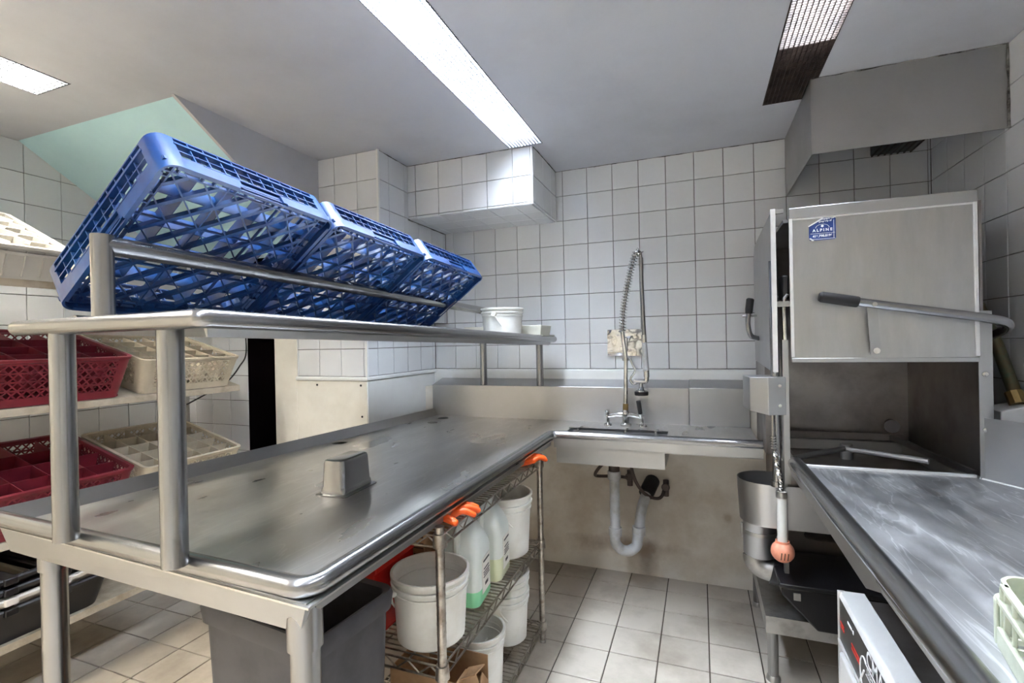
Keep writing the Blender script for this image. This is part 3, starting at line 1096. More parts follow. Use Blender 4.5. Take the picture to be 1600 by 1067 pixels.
def shelf_z(y):
    return ZN + (ZFF - ZN) * (y - .69) / 2.11
bucket('small white bucket standing on the far end of the overshelf', (-.985, 2.44, shelf_z(2.44) - .006), .113, .098, .165, 'white buckets', (math.radians(90), math.radians(118)))
tr_ = thing('tray', 'shallow beige plastic tray on the overshelf end behind the bucket', 'tray', (-1.02, 2.66, 1.33))
tm = MB()
zt0 = shelf_z(2.66)
def rect(x0, x1, y0, y1, z):
    return [(x0, y0, z), (x1, y0, z), (x1, y1, z), (x0, y1, z)]
tm.loft([rect(-1.26, -.82, 2.575, 2.735, zt0 + .012), rect(-1.265, -.815, 2.57, 2.74, zt0 + .002), rect(-1.275, -.805, 2.56, 2.75, zt0 + .075), rect(-1.27, -.81, 2.565, 2.745, zt0 + .075)])
tm.build('body', 'paleplastic', tr_, bevel=.003)
tm = MB()
tm.loft([rect(-1.27, -.81, 2.565, 2.745, zt0 + .015), rect(-1.29, -.79, 2.545, 2.765, zt0 + .015), rect(-1.29, -.79, 2.545, 2.765, zt0 + .021), rect(-1.27, -.81, 2.565, 2.745, zt0 + .021)], caps=False, closed=True)
tm.build('rim', 'paleplastic', tr_)

pan = thing('steam_pan', 'small deep stainless steam pan upside down on the dish table', 'pan', (-1.10, 1.31, ZT))
pm = MB()
pc = Vector((-1.085, 1.305, ZT))
pR = Matrix.Translation(pc) @ Matrix.Rotation(math.radians(3), 4, 'Z')
def rrect(hx_, hy, z, r):
    out = []
    for (cx, cy, a0) in ((hx_ - r, hy - r, 0), (-hx_ + r, hy - r, 90), (-hx_ + r, -hy + r, 180), (hx_ - r, -hy + r, 270)):
        for i in range(6):
            g = math.radians(a0 + 18 * i)
            out.append((cx + r * math.cos(g), cy + r * math.sin(g), z))
    return out
pm.loft([rrect(.045, .079, .003, .012), rrect(.0435, .0775, .020, .013), rrect(.0415, .0755, .024, .014), rrect(.0385, .0725, .098, .015), rrect(.036, .070, .107, .014), rrect(.030, .064, .110, .012)])
pm.xf(pR).build('body', 'steel_tube', pan)
pm = MB()
pm.loft([rrect(.043, .076, .0, .01), rrect(.057, .090, .0, .012), rrect(.057, .090, .004, .012), rrect(.043, .076, .006, .01)], caps=False, closed=True)
pm.xf(pR).build('flange', 'steel_tube', pan)

# ================================================================== wire shelving under the dish table
ws = thing('wire_shelving', 'tarnished chrome wire shelving unit under the dish table', 'shelving', (-.88, 1.6, 0))
WX0, WX1, WY0, WY1 = -1.10, -.665, 1.165, 2.045
WZ = (.795, .44, .085)
for (x, y) in ((WX0, WY0), (WX1, WY0), (WX0, WY1), (WX1, WY1)):
    p = MB()
    p.tube([(x, y, .012), (x, y, .822)], .0127, 14)
    z = .05
    while z < .81:
        p.tube([(x, y, z), (x, y, z + .004)], .0133, 14)
        z += .0254
    po = p.build('post', 'post_chrome', ws)
    for z in WZ:
        q = MB()
        q.lathe([(.0128, z - .028), (.020, z - .028), (.0175, z + .008), (.0128, z + .008)], (x, y, 0), 14, closed=True)
        q.build('collar', 'post_chrome', po)
    MB().lathe([(.002, 0), (.014, 0), (.014, .006), (.008, .02)], (x, y, 0), 12).build('foot', 'galv', po)
for z in WZ:
    s = MB()
    zz = z
    for (p, q) in (((WX0, WY0), (WX1, WY0)), ((WX0, WY1), (WX1, WY1)), ((WX0, WY0), (WX0, WY1)), ((WX1, WY0), (WX1, WY1))):
        for dz_ in (0, -.032):
            s.tube([(p[0], p[1], zz + dz_), (q[0], q[1], zz + dz_)], .0033, 8)
        n = max(4, int((Vector(p) - Vector(q)).length / .034))
        pts = []
        for i in range(n + 1):
            k = i / n
            pts.append((p[0] + (q[0] - p[0]) * k, p[1] + (q[1] - p[1]) * k, zz - (0.003 if i % 2 else .030)))
        s.tube(pts, .0026, 6)
    fr = s.build('shelf_frame', 'wire', ws)
    w = MB()
    n = 42
    for i in range(1, n):
        y = WY0 + (WY1 - WY0) * i / n
        w.tube([(WX0, y, zz + .003), (WX1, y, zz + .003)], .0024, 6)
    for k in (.25, .5, .75):
        x = WX0 + (WX1 - WX0) * k
        w.tube([(x, WY0, zz - .002), (x, WY1, zz - .002)], .003, 6)
    w.build('shelf_wires', 'wire', ws, kind='stuff')
ST = .006   # shelf wire top above the nominal level

zM, zB = WZ[1] + ST, WZ[2] + ST
bucket('big white bucket at the near end of the middle wire shelf', (-.768, 1.285, zM), .116, .100, .195, 'white buckets', (math.radians(55), math.radians(60)))
bucket('white bucket with handle hanging at the far end of the middle wire shelf', (-.775, 1.895, zM), .118, .100, .245, 'white buckets', (math.radians(105), math.radians(125)))
bucket('white bucket on the bottom wire shelf in front of the nested pair', (-.765, 1.60, zB), .098, .085, .20, 'white buckets', (math.radians(80), math.radians(70)))
bucket('lower white bucket of the nested pair at the far end of the bottom shelf', (-.775, 1.895, zB), .098, .084, .20, 'white buckets', (math.radians(95), math.radians(120)))
bucket('upper white bucket of the nested pair at the far end of the bottom shelf', (-.775, 1.895, zB + .075), .099, .0845, .20, 'white buckets', (math.radians(75), math.radians(110)))

def jug(label, loc, liquid, lev, rot):
    t = thing('jug', label, 'jug', loc, 'milky plastic jugs')
    x, y, z = loc
    T = Matrix.Translation((x, y, z)) @ Matrix.Rotation(rot, 4, 'Z')
    def rr_(h, zz, r, dx=0):
        return [(p[0] + dx, p[1], p[2]) for p in rrect(h, h, zz, r)]
    b = MB()
    b.loft([rr_(.062, .0, .02), rr_(.072, .006, .024), rr_(.074, .02, .026), rr_(.074, .165, .026), rr_(.072, .185, .028), rr_(.060, .215, .03, .006), rr_(.042, .245, .03, .014), rr_(.024, .262, .0235, .02), rr_(.019, .268, .0185, .02), rr_(.019, .285, .0185, .02)])
    b.xf(T).build('body', 'jug', t)
    l = MB()
    l.loft([rr_(.0626, -.0003, .02), rr_(.0726, .006, .024), rr_(.0746, .02, .026), rr_(.0746, lev, .026)])
    l.xf(T).build('liquid', liquid, t)
    h = MB()
    h.tube(catmull([(-.005, 0, .255), (-.05, 0, .258), (-.066, 0, .235), (-.068, 0, .19), (-.062, 0, .165)]), .013, 10)
    h.xf(T).build('handle', 'jug', t)
    lb = MB()
    lb.box(-.035, .045, -.0765, -.0745, .035, .15)
    lb.xf(T).build('label', 'label', t)
    pr = MB()
    for i, (wd, zz, hh) in enumerate(((.06, .135, .006), (.05, .11, .004), (.06, .10, .003), (.056, .092, .003), (.06, .084, .003), (.03, .055, .010))):
        pr.box(.005 - wd / 2, .005 + wd / 2, -.0775, -.0766, zz, zz + hh)
    pr.xf(T).build('label_print', 'print', t)
    return t
jug('milky plastic jug with green liquid left in the bottom', (-.765, 1.505, zM), 'green_liquid', .055, math.radians(96))
jug('milky plastic jug one third full of pale yellow liquid', (-.765, 1.690, zM), 'yellow_liquid', .085, math.radians(96))

# red crate with wrapped goods, carton beside it
rc = thing('crate', 'red plastic crate at the back of the middle wire shelf', 'crate', (-1.0, 1.40, zM))
m = MB()
x0, x1, y0, y1, z0, z1 = -1.085, -.905, 1.20, 1.40, zM, .66
m.box(x0, x1, y0, y1, z0, z0 + .006)
m.box(x0, x0 + .005, y0, y1, z0 + .006, z1)
m.box(x1 - .005, x1, y0, y1, z0 + .006, z1)
m.box(x0 + .005, x1 - .005, y0, y0 + .005, z0 + .006, z1)
m.box(x0 + .005, x1 - .005, y1 - .005, y1, z0 + .006, z1)
m.build('body', 'redcrate', rc, bevel=.002)
m = MB()
m.box(x0 - .006, x1 + .006, y0 - .006, y0, z1 - .02, z1)
m.box(x0 - .006, x1 + .006, y1, y1 + .006, z1 - .02, z1)
m.box(x0 - .006, x0, y0, y1, z1 - .02, z1)
m.box(x1, x1 + .006, y0, y1, z1 - .02, z1)
m.build('rim', 'redcrate', rc, bevel=.002)
rs = thing('crate', 'red crate back half standing behind the near red crate', 'crate', (-1.0, 1.50, zM))
rs['label'] = 'taller red plastic crate behind the wrapped goods under the table'
m = MB()
m.box(-1.08, -.93, 1.42, 1.56, zM, .72)
m.build('body', 'redcrate', rs, bevel=.006)
m = MB()
m.box(-1.086, -.924, 1.414, 1.566, .70, .722)
m.build('lid', 'redcrate', rs, bevel=.004)
wrp = MB()
rnd = random.Random(3)
rings = []
for i in range(9):
    g = PI * i / 8
    rings.append([(-.995 + (.075 * math.sin(g) + .003) * math.cos(2 * PI * j / 16) * rnd.uniform(.85, 1.1), 1.30 + (.085 * math.sin(g) + .003) * math.sin(2 * PI * j / 16) * rnd.uniform(.85, 1.1), .635 - .06 * math.cos(g)) for j in range(16)])
wrp.loft(rings)
tag(wrp.build('wrapped_package', 'foil', angle=20), 'shiny plastic-wrapped package lying in the red crate', 'package')
cd = thing('carton', 'printed brown carton behind the jugs on the middle wire shelf', 'carton', (-.89, 1.48, zM))
MB().box(-.915, -.868, 1.42, 1.66, zM, .70).build('box', 'card', cd, bevel=.002)
m = MB()
for zz, hh in ((.665, .008), (.645, .004), (.63, .004), (.60, .012), (.57, .004), (.555, .004)):
    m.box(-.910, -.873, 1.4185, 1.4195, zz, zz + hh)
m.build('print', 'carddark', cd)

# torn carton on the bottom shelf
tc_ = thing('carton', 'torn open brown carton at the near end of the bottom wire shelf', 'carton', (-.78, 1.36, zB))
m = MB()
x0, x1, y0, y1, z0, z1 = -.90, -.675, 1.26, 1.485, zB, .33
m.box(x0, x1, y0, y1, z0, z0 + .004)
m.box(x0, x0 + .004, y0, y1, z0 + .004, z1)
m.box(x0 + .004, x1, y0, y0 + .004, z0 + .004, z1)
m.box(x0 + .004, x1, y1 - .004, y1, z0 + .004, z1 - .05)
m.prism_axis([(y0 + .004, z0 + .004), (y1 - .004, z0 + .004), (y1 - .004, .20), (1.44, .25), (1.42, .22), (1.38, .30), (1.35, .29), (1.33, z1), (y0 + .004, z1)], 'x', x1 - .004, x1)
m.build('box', 'card', tc_)
m = MB()
m.loft([[(x1, y0 + .02, z1), (x1, 1.34, z1), (x1 + .002, 1.34, z1 - .002), (x1 + .002, y0 + .02, z1 - .002)],
        [(x1 + .045, y0 + .03, z1 + .02), (x1 + .04, 1.37, z1 + .0), (x1 + .042, 1.37, z1 - .003), (x1 + .047, y0 + .03, z1 + .017)]])
m.build('flap', 'card', tc_)

# orange rubber gloves
def glove(label, loc, rot, flip=1):
    t = MB()
    fingers = [((.055, -.034), (.115, -.046), .0105), ((.062, -.012), (.135, -.014), .011), ((.062, .011), (.138, .012), .011), ((.056, .033), (.120, .042), .0105)]
    def cap(p, q, r, bend=.012):
        pts, rs = [], []
        n = 8
        for i in range(n + 1):
            k = i / n
            pts.append((p[0] + (q[0] - p[0]) * k, p[1] + (q[1] - p[1]) * k, .014 + bend * math.sin(PI * k)))
            rs.append(r * (1.05 - .15 * k))
        d = (Vector(pts[-1]) - Vector(pts[-2])).normalized()
        e = Vector(pts[-1])
        for s_, rr_ in ((.5, .85), (.85, .5), (1.0, .08)):
            pts.append(e + d * r * s_)
            rs.append(r * rr_)
        t.tube(pts, rs, 10)
    for p, q, r in fingers:
        cap(p, q, r)
    cap((.0, -.038), (.052, -.088), .0125, .008)
    rings = []
    for (x, w, h) in ((-.13, .050, .012), (-.08, .045, .013), (-.045, .040, .014), (0, .044, .017), (.035, .047, .017), (.062, .044, .014), (.07, .035, .010)):
        rings.append([(x, w * math.cos(2 * PI * j / 16), .016 + h * math.sin(2 * PI * j / 16)) for j in range(16)])
    t.loft(rings)
    t.xf(Matrix.Translation(loc) @ Matrix.Rotation(rot, 4, 'Z') @ Matrix.Scale(flip, 4, (0, 1, 0)))
    th_ = thing('rubber_glove', label, 'glove', loc, 'orange rubber gloves')
    o = t.build('hand', 'orange', th_)
    rm = o.modifiers.new('remesh', 'REMESH')
    rm.mode = 'VOXEL'
    rm.voxel_size = .004
    rm.use_smooth_shade = True
    sm = o.modifiers.new('smooth', 'SMOOTH')
    sm.iterations = 3
    c = MB()
    c.loft([[(-.128 - .004 * k, (.052 + .001 * k) * math.cos(2 * PI * j / 18), .016 + (.014) * math.sin(2 * PI * j / 18)) for j in range(18)] for k in range(-1, 3)], caps=False)
    c.xf(Matrix.Translation(loc) @ Matrix.Rotation(rot, 4, 'Z') @ Matrix.Scale(flip, 4, (0, 1, 0)))
    c.build('cuff', 'glove_in', th_)
    return th_
zg = WZ[0] + ST
glove('orange rubber glove lying on the near end of the top wire shelf', (-.745, 1.26, zg - .001), math.radians(38))
glove('orange rubber glove lying at the far end of the top wire shelf', (-.715, 1.90, zg - .001), math.radians(58), -1)
glove('orange rubber glove on the bottom wire shelf beside the torn carton', (-1.0, 1.29, zB - .001), math.radians(10))

# ================================================================== bin under the table
bi = thing('waste_bin', 'dark charcoal plastic waste bin under the end of the dish table', 'bin', (-.976, .98, 0))
bc = Matrix.Translation((-.976, .98, 0)) @ Matrix.Rotation(math.radians(-6), 4, 'Z')
m = MB()
m.loft([rrect(.165, .105, .004, .03), rrect(.17, .11, .0, .035), rrect(.199, .129, .668, .035), rrect(.193, .123, .668, .031), rrect(.164, .104, .012, .03)])
m.xf(bc).build('body', 'bin', bi)
m = MB()
m.loft([rrect(.194, .124, .632, .032), rrect(.206, .136, .632, .036), rrect(.210, .140, .668, .036), rrect(.205, .135, .680, .034), rrect(.191, .121, .674, .030)], caps=False, closed=True)
m.xf(bc).build('rim', 'bin', bi)
# ================================================================== pre-rinse faucet at the sink
fa = thing('pre_rinse_faucet', 'chrome pre-rinse spray faucet with coiled spring standing at the sink', 'faucet', (-.382, 2.70, ZT))
FY = 2.70
m = MB()
m.lathe([(.002, ZT), (.030, ZT), (.030, ZT + .010), (.019, ZT + .018), (.017, ZT + .04), (.021, ZT + .052), (.021, ZT + .075), (.013, ZT + .09), (.012, ZT + .10)], (-.382, FY, 0), 18)
m.tube([(-.485, FY, .893), (-.43, FY, .905), (-.382, FY, .908), (-.335, FY, .905), (-.285, FY, .893)], [.010, .012, .016, .012, .010], 12)
for x in (-.478, -.292):
    m.tube([(x, FY, ZT), (x, FY, .905)], .010, 12)
    m.lathe([(.002, ZT), (.022, ZT), (.020, ZT + .008), (.011, ZT + .014)], (x, FY, 0), 14)
m.build('valve_body', 'chrome', fa)
m = MB()
m.tube([(-.478, FY, .90), (-.478, FY, .922)], .012, 12)
m.bar((-.478, FY - .045, .926), (-.478, FY + .02, .926), .014, .008)
m.build('lever', 'chrome', fa)
lv = MB()
lv.tube([(-.300, FY - .005, .895), (-.303, FY - .012, .918)], .011, 12)
lvo = lv.build('lever', 'chrome', fa)
m = MB()
m.tube([(-.303, FY - .012, .912), (-.312, FY - .018, .985)], [.011, .0125], 12)
m.build('grip', 'rubber', lvo, bevel=.003)
m = MB()
m.tube([(-.382, FY, .93), (-.381, FY, .965)], .015, 12)
m.build('nut', 'brass', fa)
m = MB()
m.tube([(-.382, FY, .94), (-.375, FY, 1.21), (-.392, FY, 1.36)], .0115, 14)
m.build('riser', 'chrome', fa)
m = MB()
m.tube([(-.376, FY, 1.196), (-.376, FY, 1.216)], .016, 14)
m.tube([(-.376, FY, 1.206), (-.376, FY + .245, 1.206)], .005, 10)
m.tube([(-.395, FY, 1.206), (-.355, FY, 1.206)], .007, 10)
m.build('wall_bracket', 'chrome', fa)
core = catmull([(-.392, FY, 1.35), (-.386, FY, 1.43), (-.374, FY, 1.52), (-.352, FY, 1.63), (-.332, FY, 1.71), (-.318, FY, 1.755), (-.303, FY, 1.780), (-.290, FY, 1.772), (-.286, FY, 1.745)], 8)
m = MB()
m.tube(core, .0085, 10)
m.tube(catmull([(-.286, FY, 1.745), (-.284, FY, 1.55), (-.280, FY, 1.40), (-.276, FY, 1.31)], 6), .0115, 12)
m.build('hose', 'steel_tube', fa)
# coil
cum = [0]
for i in range(1, len(core)):
    cum.append(cum[-1] + (core[i] - core[i - 1]).length)
pts = []
turns = 30
N_ = turns * 10
for i in range(N_ + 1):
    s = cum[-1] * .97 * i / N_
    k = max(j for j in range(len(cum)) if cum[j] <= s + 1e-9)
    k = min(k, len(core) - 2)
    f_ = (s - cum[k]) / max(1e-9, cum[k + 1] - cum[k])
    p = core[k].lerp(core[k + 1], f_)
    tn = (core[k + 1] - core[k]).normalized()
    a_ = Vector((0, 1, 0))
    b_ = tn.cross(a_).normalized()
    g = 2 * PI * turns * i / N_
    pts.append(p + (a_ * math.cos(g) + b_ * math.sin(g)) * .018)
m = MB()
m.tube(pts, .0032, 6)
m.build('spring', 'chrome', fa)
m = MB()
m.tube([(-.279, FY, 1.335), (-.277, FY, 1.295)], .0145, 14)
m.build('ferrule', 'chrome', fa)
MB().tube([(-.270, FY, 1.145), (-.268, FY, 1.11)], .0165, 14).build('ferrule', 'chrome', fa)
m = MB()
m.tube([(-.277, FY, 1.30), (-.270, FY, 1.14)], [.0135, .0165], 14)
m.build('spray_grip', 'pvc', fa)
m = MB()
m.tube(rounded([(-.268, FY, 1.115), (-.270, FY, 1.085), (-.335, FY - .004, 1.088)], .012), .013, 12)
m.tube([(-.297, FY, 1.085), (-.297, FY, 1.04)], .0105, 12)
m.lathe([(.0105, 1.06), (.02, 1.048), (.03, 1.04), (.03, 1.032)], (-.297, FY, 0), 18)
m.build('spray_valve', 'chrome', fa)
m = MB()
m.lathe([(.002, 1.012), (.034, 1.012), (.036, 1.016), (.036, 1.030), (.033, 1.033), (.002, 1.033)], (-.297, FY, 0), 24)
m.build('spray_head', 'rubber', fa)
m = MB()
m.tube(catmull([(-.352, FY - .01, 1.21), (-.338, FY - .012, 1.175), (-.326, FY - .012, 1.145), (-.343, FY - .012, 1.115), (-.352, FY - .012, 1.095), (-.338, FY - .01, 1.072), (-.318, FY - .01, 1.078)], 6), .006, 10)
m.build('squeeze_lever', 'chrome', fa)

wpl = thing('wall_plate', 'crumpled steel plate fixed to the tiles behind the faucet', 'plate', (-.415, 2.95, 1.215))
m = MB()
n = 10
rnd = random.Random(5)
front, back = [], []
gridv = [[Vector((-.515 + .2 * i / n, 2.9465 - rnd.uniform(0, .009), 1.215 + .155 * j / n)) for i in range(n + 1)] for j in range(n + 1)]
vv = [p for r_ in gridv for p in r_]
ff = [(j * (n + 1) + i, j * (n + 1) + i + 1, (j + 1) * (n + 1) + i + 1, (j + 1) * (n + 1) + i) for j in range(n) for i in range(n)]
m.add(vv, ff)
m.box(-.515, -.315, 2.947, 2.954, 1.215, 1.37)
m.build('sheet', 'chrome', wpl, angle=80)
m = MB()
m.box(-.425, -.395, 2.925, 2.945, 1.24, 1.325)
m.build('anchor', 'chrome', wpl, bevel=.006)

# ================================================================== drain and supply lines below the sink
dr = thing('drain_pipe', 'white plastic drain pipe with P-trap under the sink', 'pipe', (-.42, 2.45, .2))
px_, py_ = -.425, 2.55
m = MB()
m.tube([(px_, py_, .728), (px_, py_, .60)], .028, 16)
m.tube([(px_, py_, .70), (px_, py_, .68)], .033, 16)
m.build('tailpiece', 'hose', dr)
m = MB()
m.tube([(px_, py_, .64), (px_, py_, .30)], .0255, 16)
m.build('pipe', 'pvc', dr)
m = MB()
m.tube(catmull([(px_, py_, .31), (px_ - .0, py_, .27), (px_ + .025, py_ + .01, .232), (px_ + .065, py_ + .02, .225), (px_ + .10, py_ + .03, .25), (px_ + .108, py_ + .035, .29), (px_ + .115, py_ + .05, .33)], 6), .027, 16)
m.build('trap', 'pvc', dr)
m = MB()
m.tube(catmull([(px_ + .115, py_ + .05, .325), (px_ + .118, py_ + .07, .38), (px_ + .128, py_ + .12, .44), (px_ + .145, py_ + .18, .49)], 6), .0265, 16)
m.build('elbow', 'pvc', dr)
m = MB()
m.tube(catmull([(px_ + .140, py_ + .165, .48), (px_ + .155, py_ + .21, .51), (px_ + .165, 2.812, .525)], 4), .040, 16)
m.build('wall_coupling', 'rubber', dr)
for (z, dx, dy) in ((.615, 0, 0), (.325, 0, 0), (.325, .113, .045)):
    m = MB()
    m.tube([(px_ + dx, py_ + dy, z - .022), (px_ + dx, py_ + dy, z + .022)], .0335, 12)
    m.build('slip_nut', 'pvc', dr, bevel=.003)
hs = MB().tube(catmull([(-.335, 2.52, .745), (-.335, 2.54, .66), (-.32, 2.60, .57), (-.285, 2.68, .49), (-.235, 2.72, .46), (-.205, 2.74, .47), (-.19, 2.76, .52)], 8), .0085, 10).build('supply_hose', 'hose')
tag(hs, 'dark supply hose curving under the sink to the right-hand valve', 'hose')
hs = MB().tube(catmull([(-.445, 2.54, .70), (-.50, 2.55, .65), (-.53, 2.58, .60), (-.50, 2.62, .585), (-.44, 2.66, .58), (-.385, 2.72, .56)], 8), .0085, 10).build('supply_hose', 'hose')
tag(hs, 'short dark supply hose looping left behind the drain pipe', 'hose')
for (x, z, lab) in ((-.185, .50, 'rusty shut-off valve on the wall right of the drain'), (-.375, .54, 'rusty shut-off valve on the wall behind the drain pipe')):
    v_ = thing('shutoff_valve', lab, 'valve', (x, 2.80, z))
    m = MB()
    m.tube([(x, 2.811, z + .02), (x, 2.75, z + .02)], .013, 12)
    m.tube([(x, 2.765, z - .035), (x, 2.765, z + .05)], .015, 12)
    m.build('body', 'hose', v_)
    m = MB()
    m.lathe([(.002, 0), (.02, 0), (.022, .006), (.018, .012), (.002, .012)], (0, 0, 0), 12)
    m.xf(Matrix.Translation((x, 2.738, z + .02)) @ Matrix.Rotation(PI / 2, 4, 'X'))
    m.build('knob', 'hose', v_)

# ================================================================== hood-type dishwasher
MX0, MX1, MY0, MY1 = .275, .905, 2.095, 2.76
dw = thing('dishwasher', 'tall stainless door-type dishwasher with raised doors in the corner', 'dishwasher', (.59, 2.4, 0))
m = MB()
m.box(.30, .90, 2.36, MY1, .40, .77)
m.box(.30, .90, 2.12, 2.36, .60, .77)
m.build('tank', 'darksteel', dw)
m = MB()
for (a0, a1, b0_, b1_) in ((MX0 + .02, MX1, MY0 + .005, MY0 + .035), (MX0 + .02, MX1, MY1 - .06, MY1), (MX0 + .02, MX0 + .05, MY0, MY1), (MX1 - .06, MX1, MY0 + .03, MY1)):
    m.box(a0, a1, b0_, b1_, .77, .822)
m.build('tank_rim', 'steel_dull', dw, bevel=.004)
MB().box(MX0 + .02, MX1, MY1 - .012, MY1, .80, 1.76).build('back_panel', 'darksteel', dw)
MB().box(MX1 - .02, MX1 - .012, MY0 + .02, MY1 - .012, .80, 1.76).build('side_panel', 'darksteel', dw)
MB().box(MX0 + .03, MX1 - .012, MY0 + .03, MY1, 1.745, 1.757).build('top_panel', 'steel_dull', dw)
# raised front door
fd = MB()
fd.box(.318, .866, 2.082, 2.10, 1.218, 1.785)
fd = fd.build('front_door', 'door_steel', dw, bevel=.002)
m = MB()
m.box(.316, .868, 2.074, 2.082, 1.748, 1.788)
m.build('top_channel', 'steel_dull', fd, bevel=.003)
for x in (.316, .856):
    m = MB()
    m.box(x, x + .012, 2.076, 2.083, 1.235, 1.752)
    m.build('edge_strip', 'alu', fd, bevel=.002)
m = MB()
m.box(.328, .856, 2.078, 2.083, 1.742, 1.752)
m.build('edge_strip', 'alu', fd, bevel=.002)
m = MB()
m.box(.318, .866, 2.076, 2.083, 1.216, 1.232)
m.build('bottom_lip', 'steel_dull', fd, bevel=.002)
# sticker with printing
sk_ = MB()
poly = [(.385, 1.662), (.462, 1.662), (.466, 1.667), (.466, 1.738), (.456, 1.747), (.425, 1.746), (.422, 1.738), (.381, 1.718), (.381, 1.668)]
sk_.prism_axis(poly, 'y', 2.0805, 2.0818)
sko = sk_.build('sticker', 'sticker', fd, label='blue torn service sticker with white lettering')
m = MB()
m.prism_axis([(.379, 1.716), (.381, 1.713), (.425, 1.737), (.428, 1.747), (.423, 1.747), (.419, 1.740)], 'y', 2.0795, 2.0812)
m.prism_axis([(.454, 1.748), (.458, 1.739), (.467, 1.740), (.464, 1.746)], 'y', 2.0795, 2.0812)
m.prism_axis([(.381, 1.670), (.392, 1.660), (.398, 1.661), (.386, 1.672)], 'y', 2.0795, 2.0812)
for (xa, xb, za, zb_) in ((.384, .463, 1.6655, 1.6668), (.459, .4602, 1.668, 1.732), (.386, .463, 1.686, 1.687)):
    m.box(xa, xb, 2.0800, 2.0806, za, zb_)
m.build('sticker_curl', 'whiteprint', sko)
def front_mtx(x, y, z, rot=0):
    return Matrix.Translation((x, y, z)) @ Matrix.Rotation(PI / 2, 4, 'X') @ Matrix.Rotation(rot, 4, 'Z')
text_part('lettering', 'Equipment', .0085, 'whiteprint', sko, front_mtx(.441, 2.0800, 1.739, .06), bold=.0003)
text_part('lettering', 'property of', .0085, 'whiteprint', sko, front_mtx(.433, 2.0800, 1.730, .06), bold=.0003)
text_part('lettering', 'A L P I N E', .0135, 'whiteprint', sko, front_mtx(.424, 2.0800, 1.698, .02), bold=.0006)
text_part('lettering', '416.798.8196', .0115, 'whiteprint', sko, front_mtx(.424, 2.0800, 1.677, .02), bold=.0004)
m = MB()
ar = [(.424 + .022 * math.cos(math.radians(a)), 1.706 + .014 * math.sin(math.radians(a))) for a in range(0, 181, 15)]
m.prism_axis(ar + [(x * .93 + .424 * .07, z * .93 + 1.706 * .07) for x, z in ar[::-1]], 'y', 2.0800, 2.0806)
m.tube([(.424, 2.0798, 1.713), (.424, 2.0806, 1.713)], .0045, 12)
m.build('emblem', 'whiteprint', sko)
# lift handle
hp = [(.405, 2.035, 1.452), (.52, 2.035, 1.428), (.664, 2.035, 1.400), (.86, 2.035, 1.362), (.925, 2.04, 1.345), (.945, 2.09, 1.325), (.93, 2.19, 1.295), (.91, 2.26, 1.285)]
ha = MB()
ha.tube(rounded(hp, .04, 5), .015, 14)
hao = ha.build('lift_handle', 'steel_tube', dw)
m = MB()
m.tube([(.400, 2.035, 1.453), (.408, 2.035, 1.4515), (.515, 2.035, 1.429), (.519, 2.035, 1.428)], [.014, .0195, .0195, .018], 14)
m.build('grip', 'rubber', hao)
m = MB()
m.bar((.562, 2.052, 1.415), (.577, 2.070, 1.245), .030, .004, up=(0, 1, 0))
so_ = m.build('link_strap', 'steel_dull', dw)
MB().tube([(.577, 2.060, 1.257), (.577, 2.082, 1.257)], .011, 8).build('bolt', 'chrome', so_)
MB().tube([(.562, 2.018, 1.418), (.562, 2.055, 1.418)], .008, 8).build('bolt', 'chrome', so_)
# posts
m = MB()
m.box(.866, .903, 2.085, 2.089, .80, 1.386)
m.box(.899, .903, 2.089, 2.13, .80, 1.386)
po = m.build('corner_post', 'steel_dull', dw)
for z in (1.362, 1.175, .99):
    MB().tube([(.882, 2.085, z), (.882, 2.081, z), (.882, 2.079, z)], [.009, .0085, .003], 10).build('bolt', 'chrome', po)
m = MB()
m.box(.288, .308, 2.085, 2.089, .76, 1.30)
m.box(.288, .292, 2.089, 2.13, .76, 1.30)
m.box(.285, .30, 2.105, 2.13, .40, .76)
po = m.build('corner_post', 'steel_dull', dw)
m = MB()
m.tube([(.264, 2.10, .755), (.264, 2.10, 1.60)], .0155, 14)
m.tube([(.264, 2.10, .745), (.264, 2.10, .765)], .022, 14)
m.build('lift_rod', 'steel_tube', dw)
m = MB()
m.tube([(.30, 2.10, 1.30), (.297, 2.10, 1.43), (.300, 2.105, 1.455), (.312, 2.11, 1.47)], .008, 10)
m.build('counterbalance_rod', 'chrome', dw)
m = MB()
m.bar((.255, 2.09, 1.435), (.318, 2.09, 1.435), .01, .02)
m.build('rod_clamp', 'steel_dull', dw)
m = MB()
m.box(.293, .318, 2.105, 2.19, 1.455, 1.545)
m.build('switch_box', 'black', dw, bevel=.006)
# left door
ld = MB()
ld.prism_axis([(2.08, 1.175), (2.74, 1.195), (2.74, 1.70), (2.68, 1.76), (2.08, 1.785)], 'x', .258, .266)
ld = ld.build('left_door', 'steel_dull', dw, bevel=.002)
m = MB()
m.box(.255, .272, 2.072, 2.082, 1.18, 1.79)
m.build('edge_strip', 'alu', ld, bevel=.001)
m = MB()
m.box(.266, .30, 2.085, 2.10, 1.775, 1.79)
m.build('top_channel', 'steel_dull', ld)
m = MB()
m.box(.262, .30, 2.40, MY1, .80, 1.19)
m.box(.264, .30, 2.66, MY1, 1.19, 1.75)
m.build('left_rear_panel', 'darksteel', dw)
lh = MB()
lh.tube(rounded([(.258, 2.56, 1.305), (.215, 2.50, 1.315), (.205, 2.50, 1.38), (.217, 2.50, 1.47)], .03), .011, 12)
lh = lh.build('door_handle', 'steel_tube', ld)
MB().tube([(.212, 2.50, 1.42), (.2135, 2.50, 1.44), (.219, 2.50, 1.485), (.220, 2.50, 1.49)], [.015, .017, .017, .012], 12).build('grip', 'rubber', lh)
m = MB()
m.tube([(.185, 2.50, 1.41), (.245, 2.50, 1.41)], .005, 8)
m.build('pivot', 'chrome', lh)
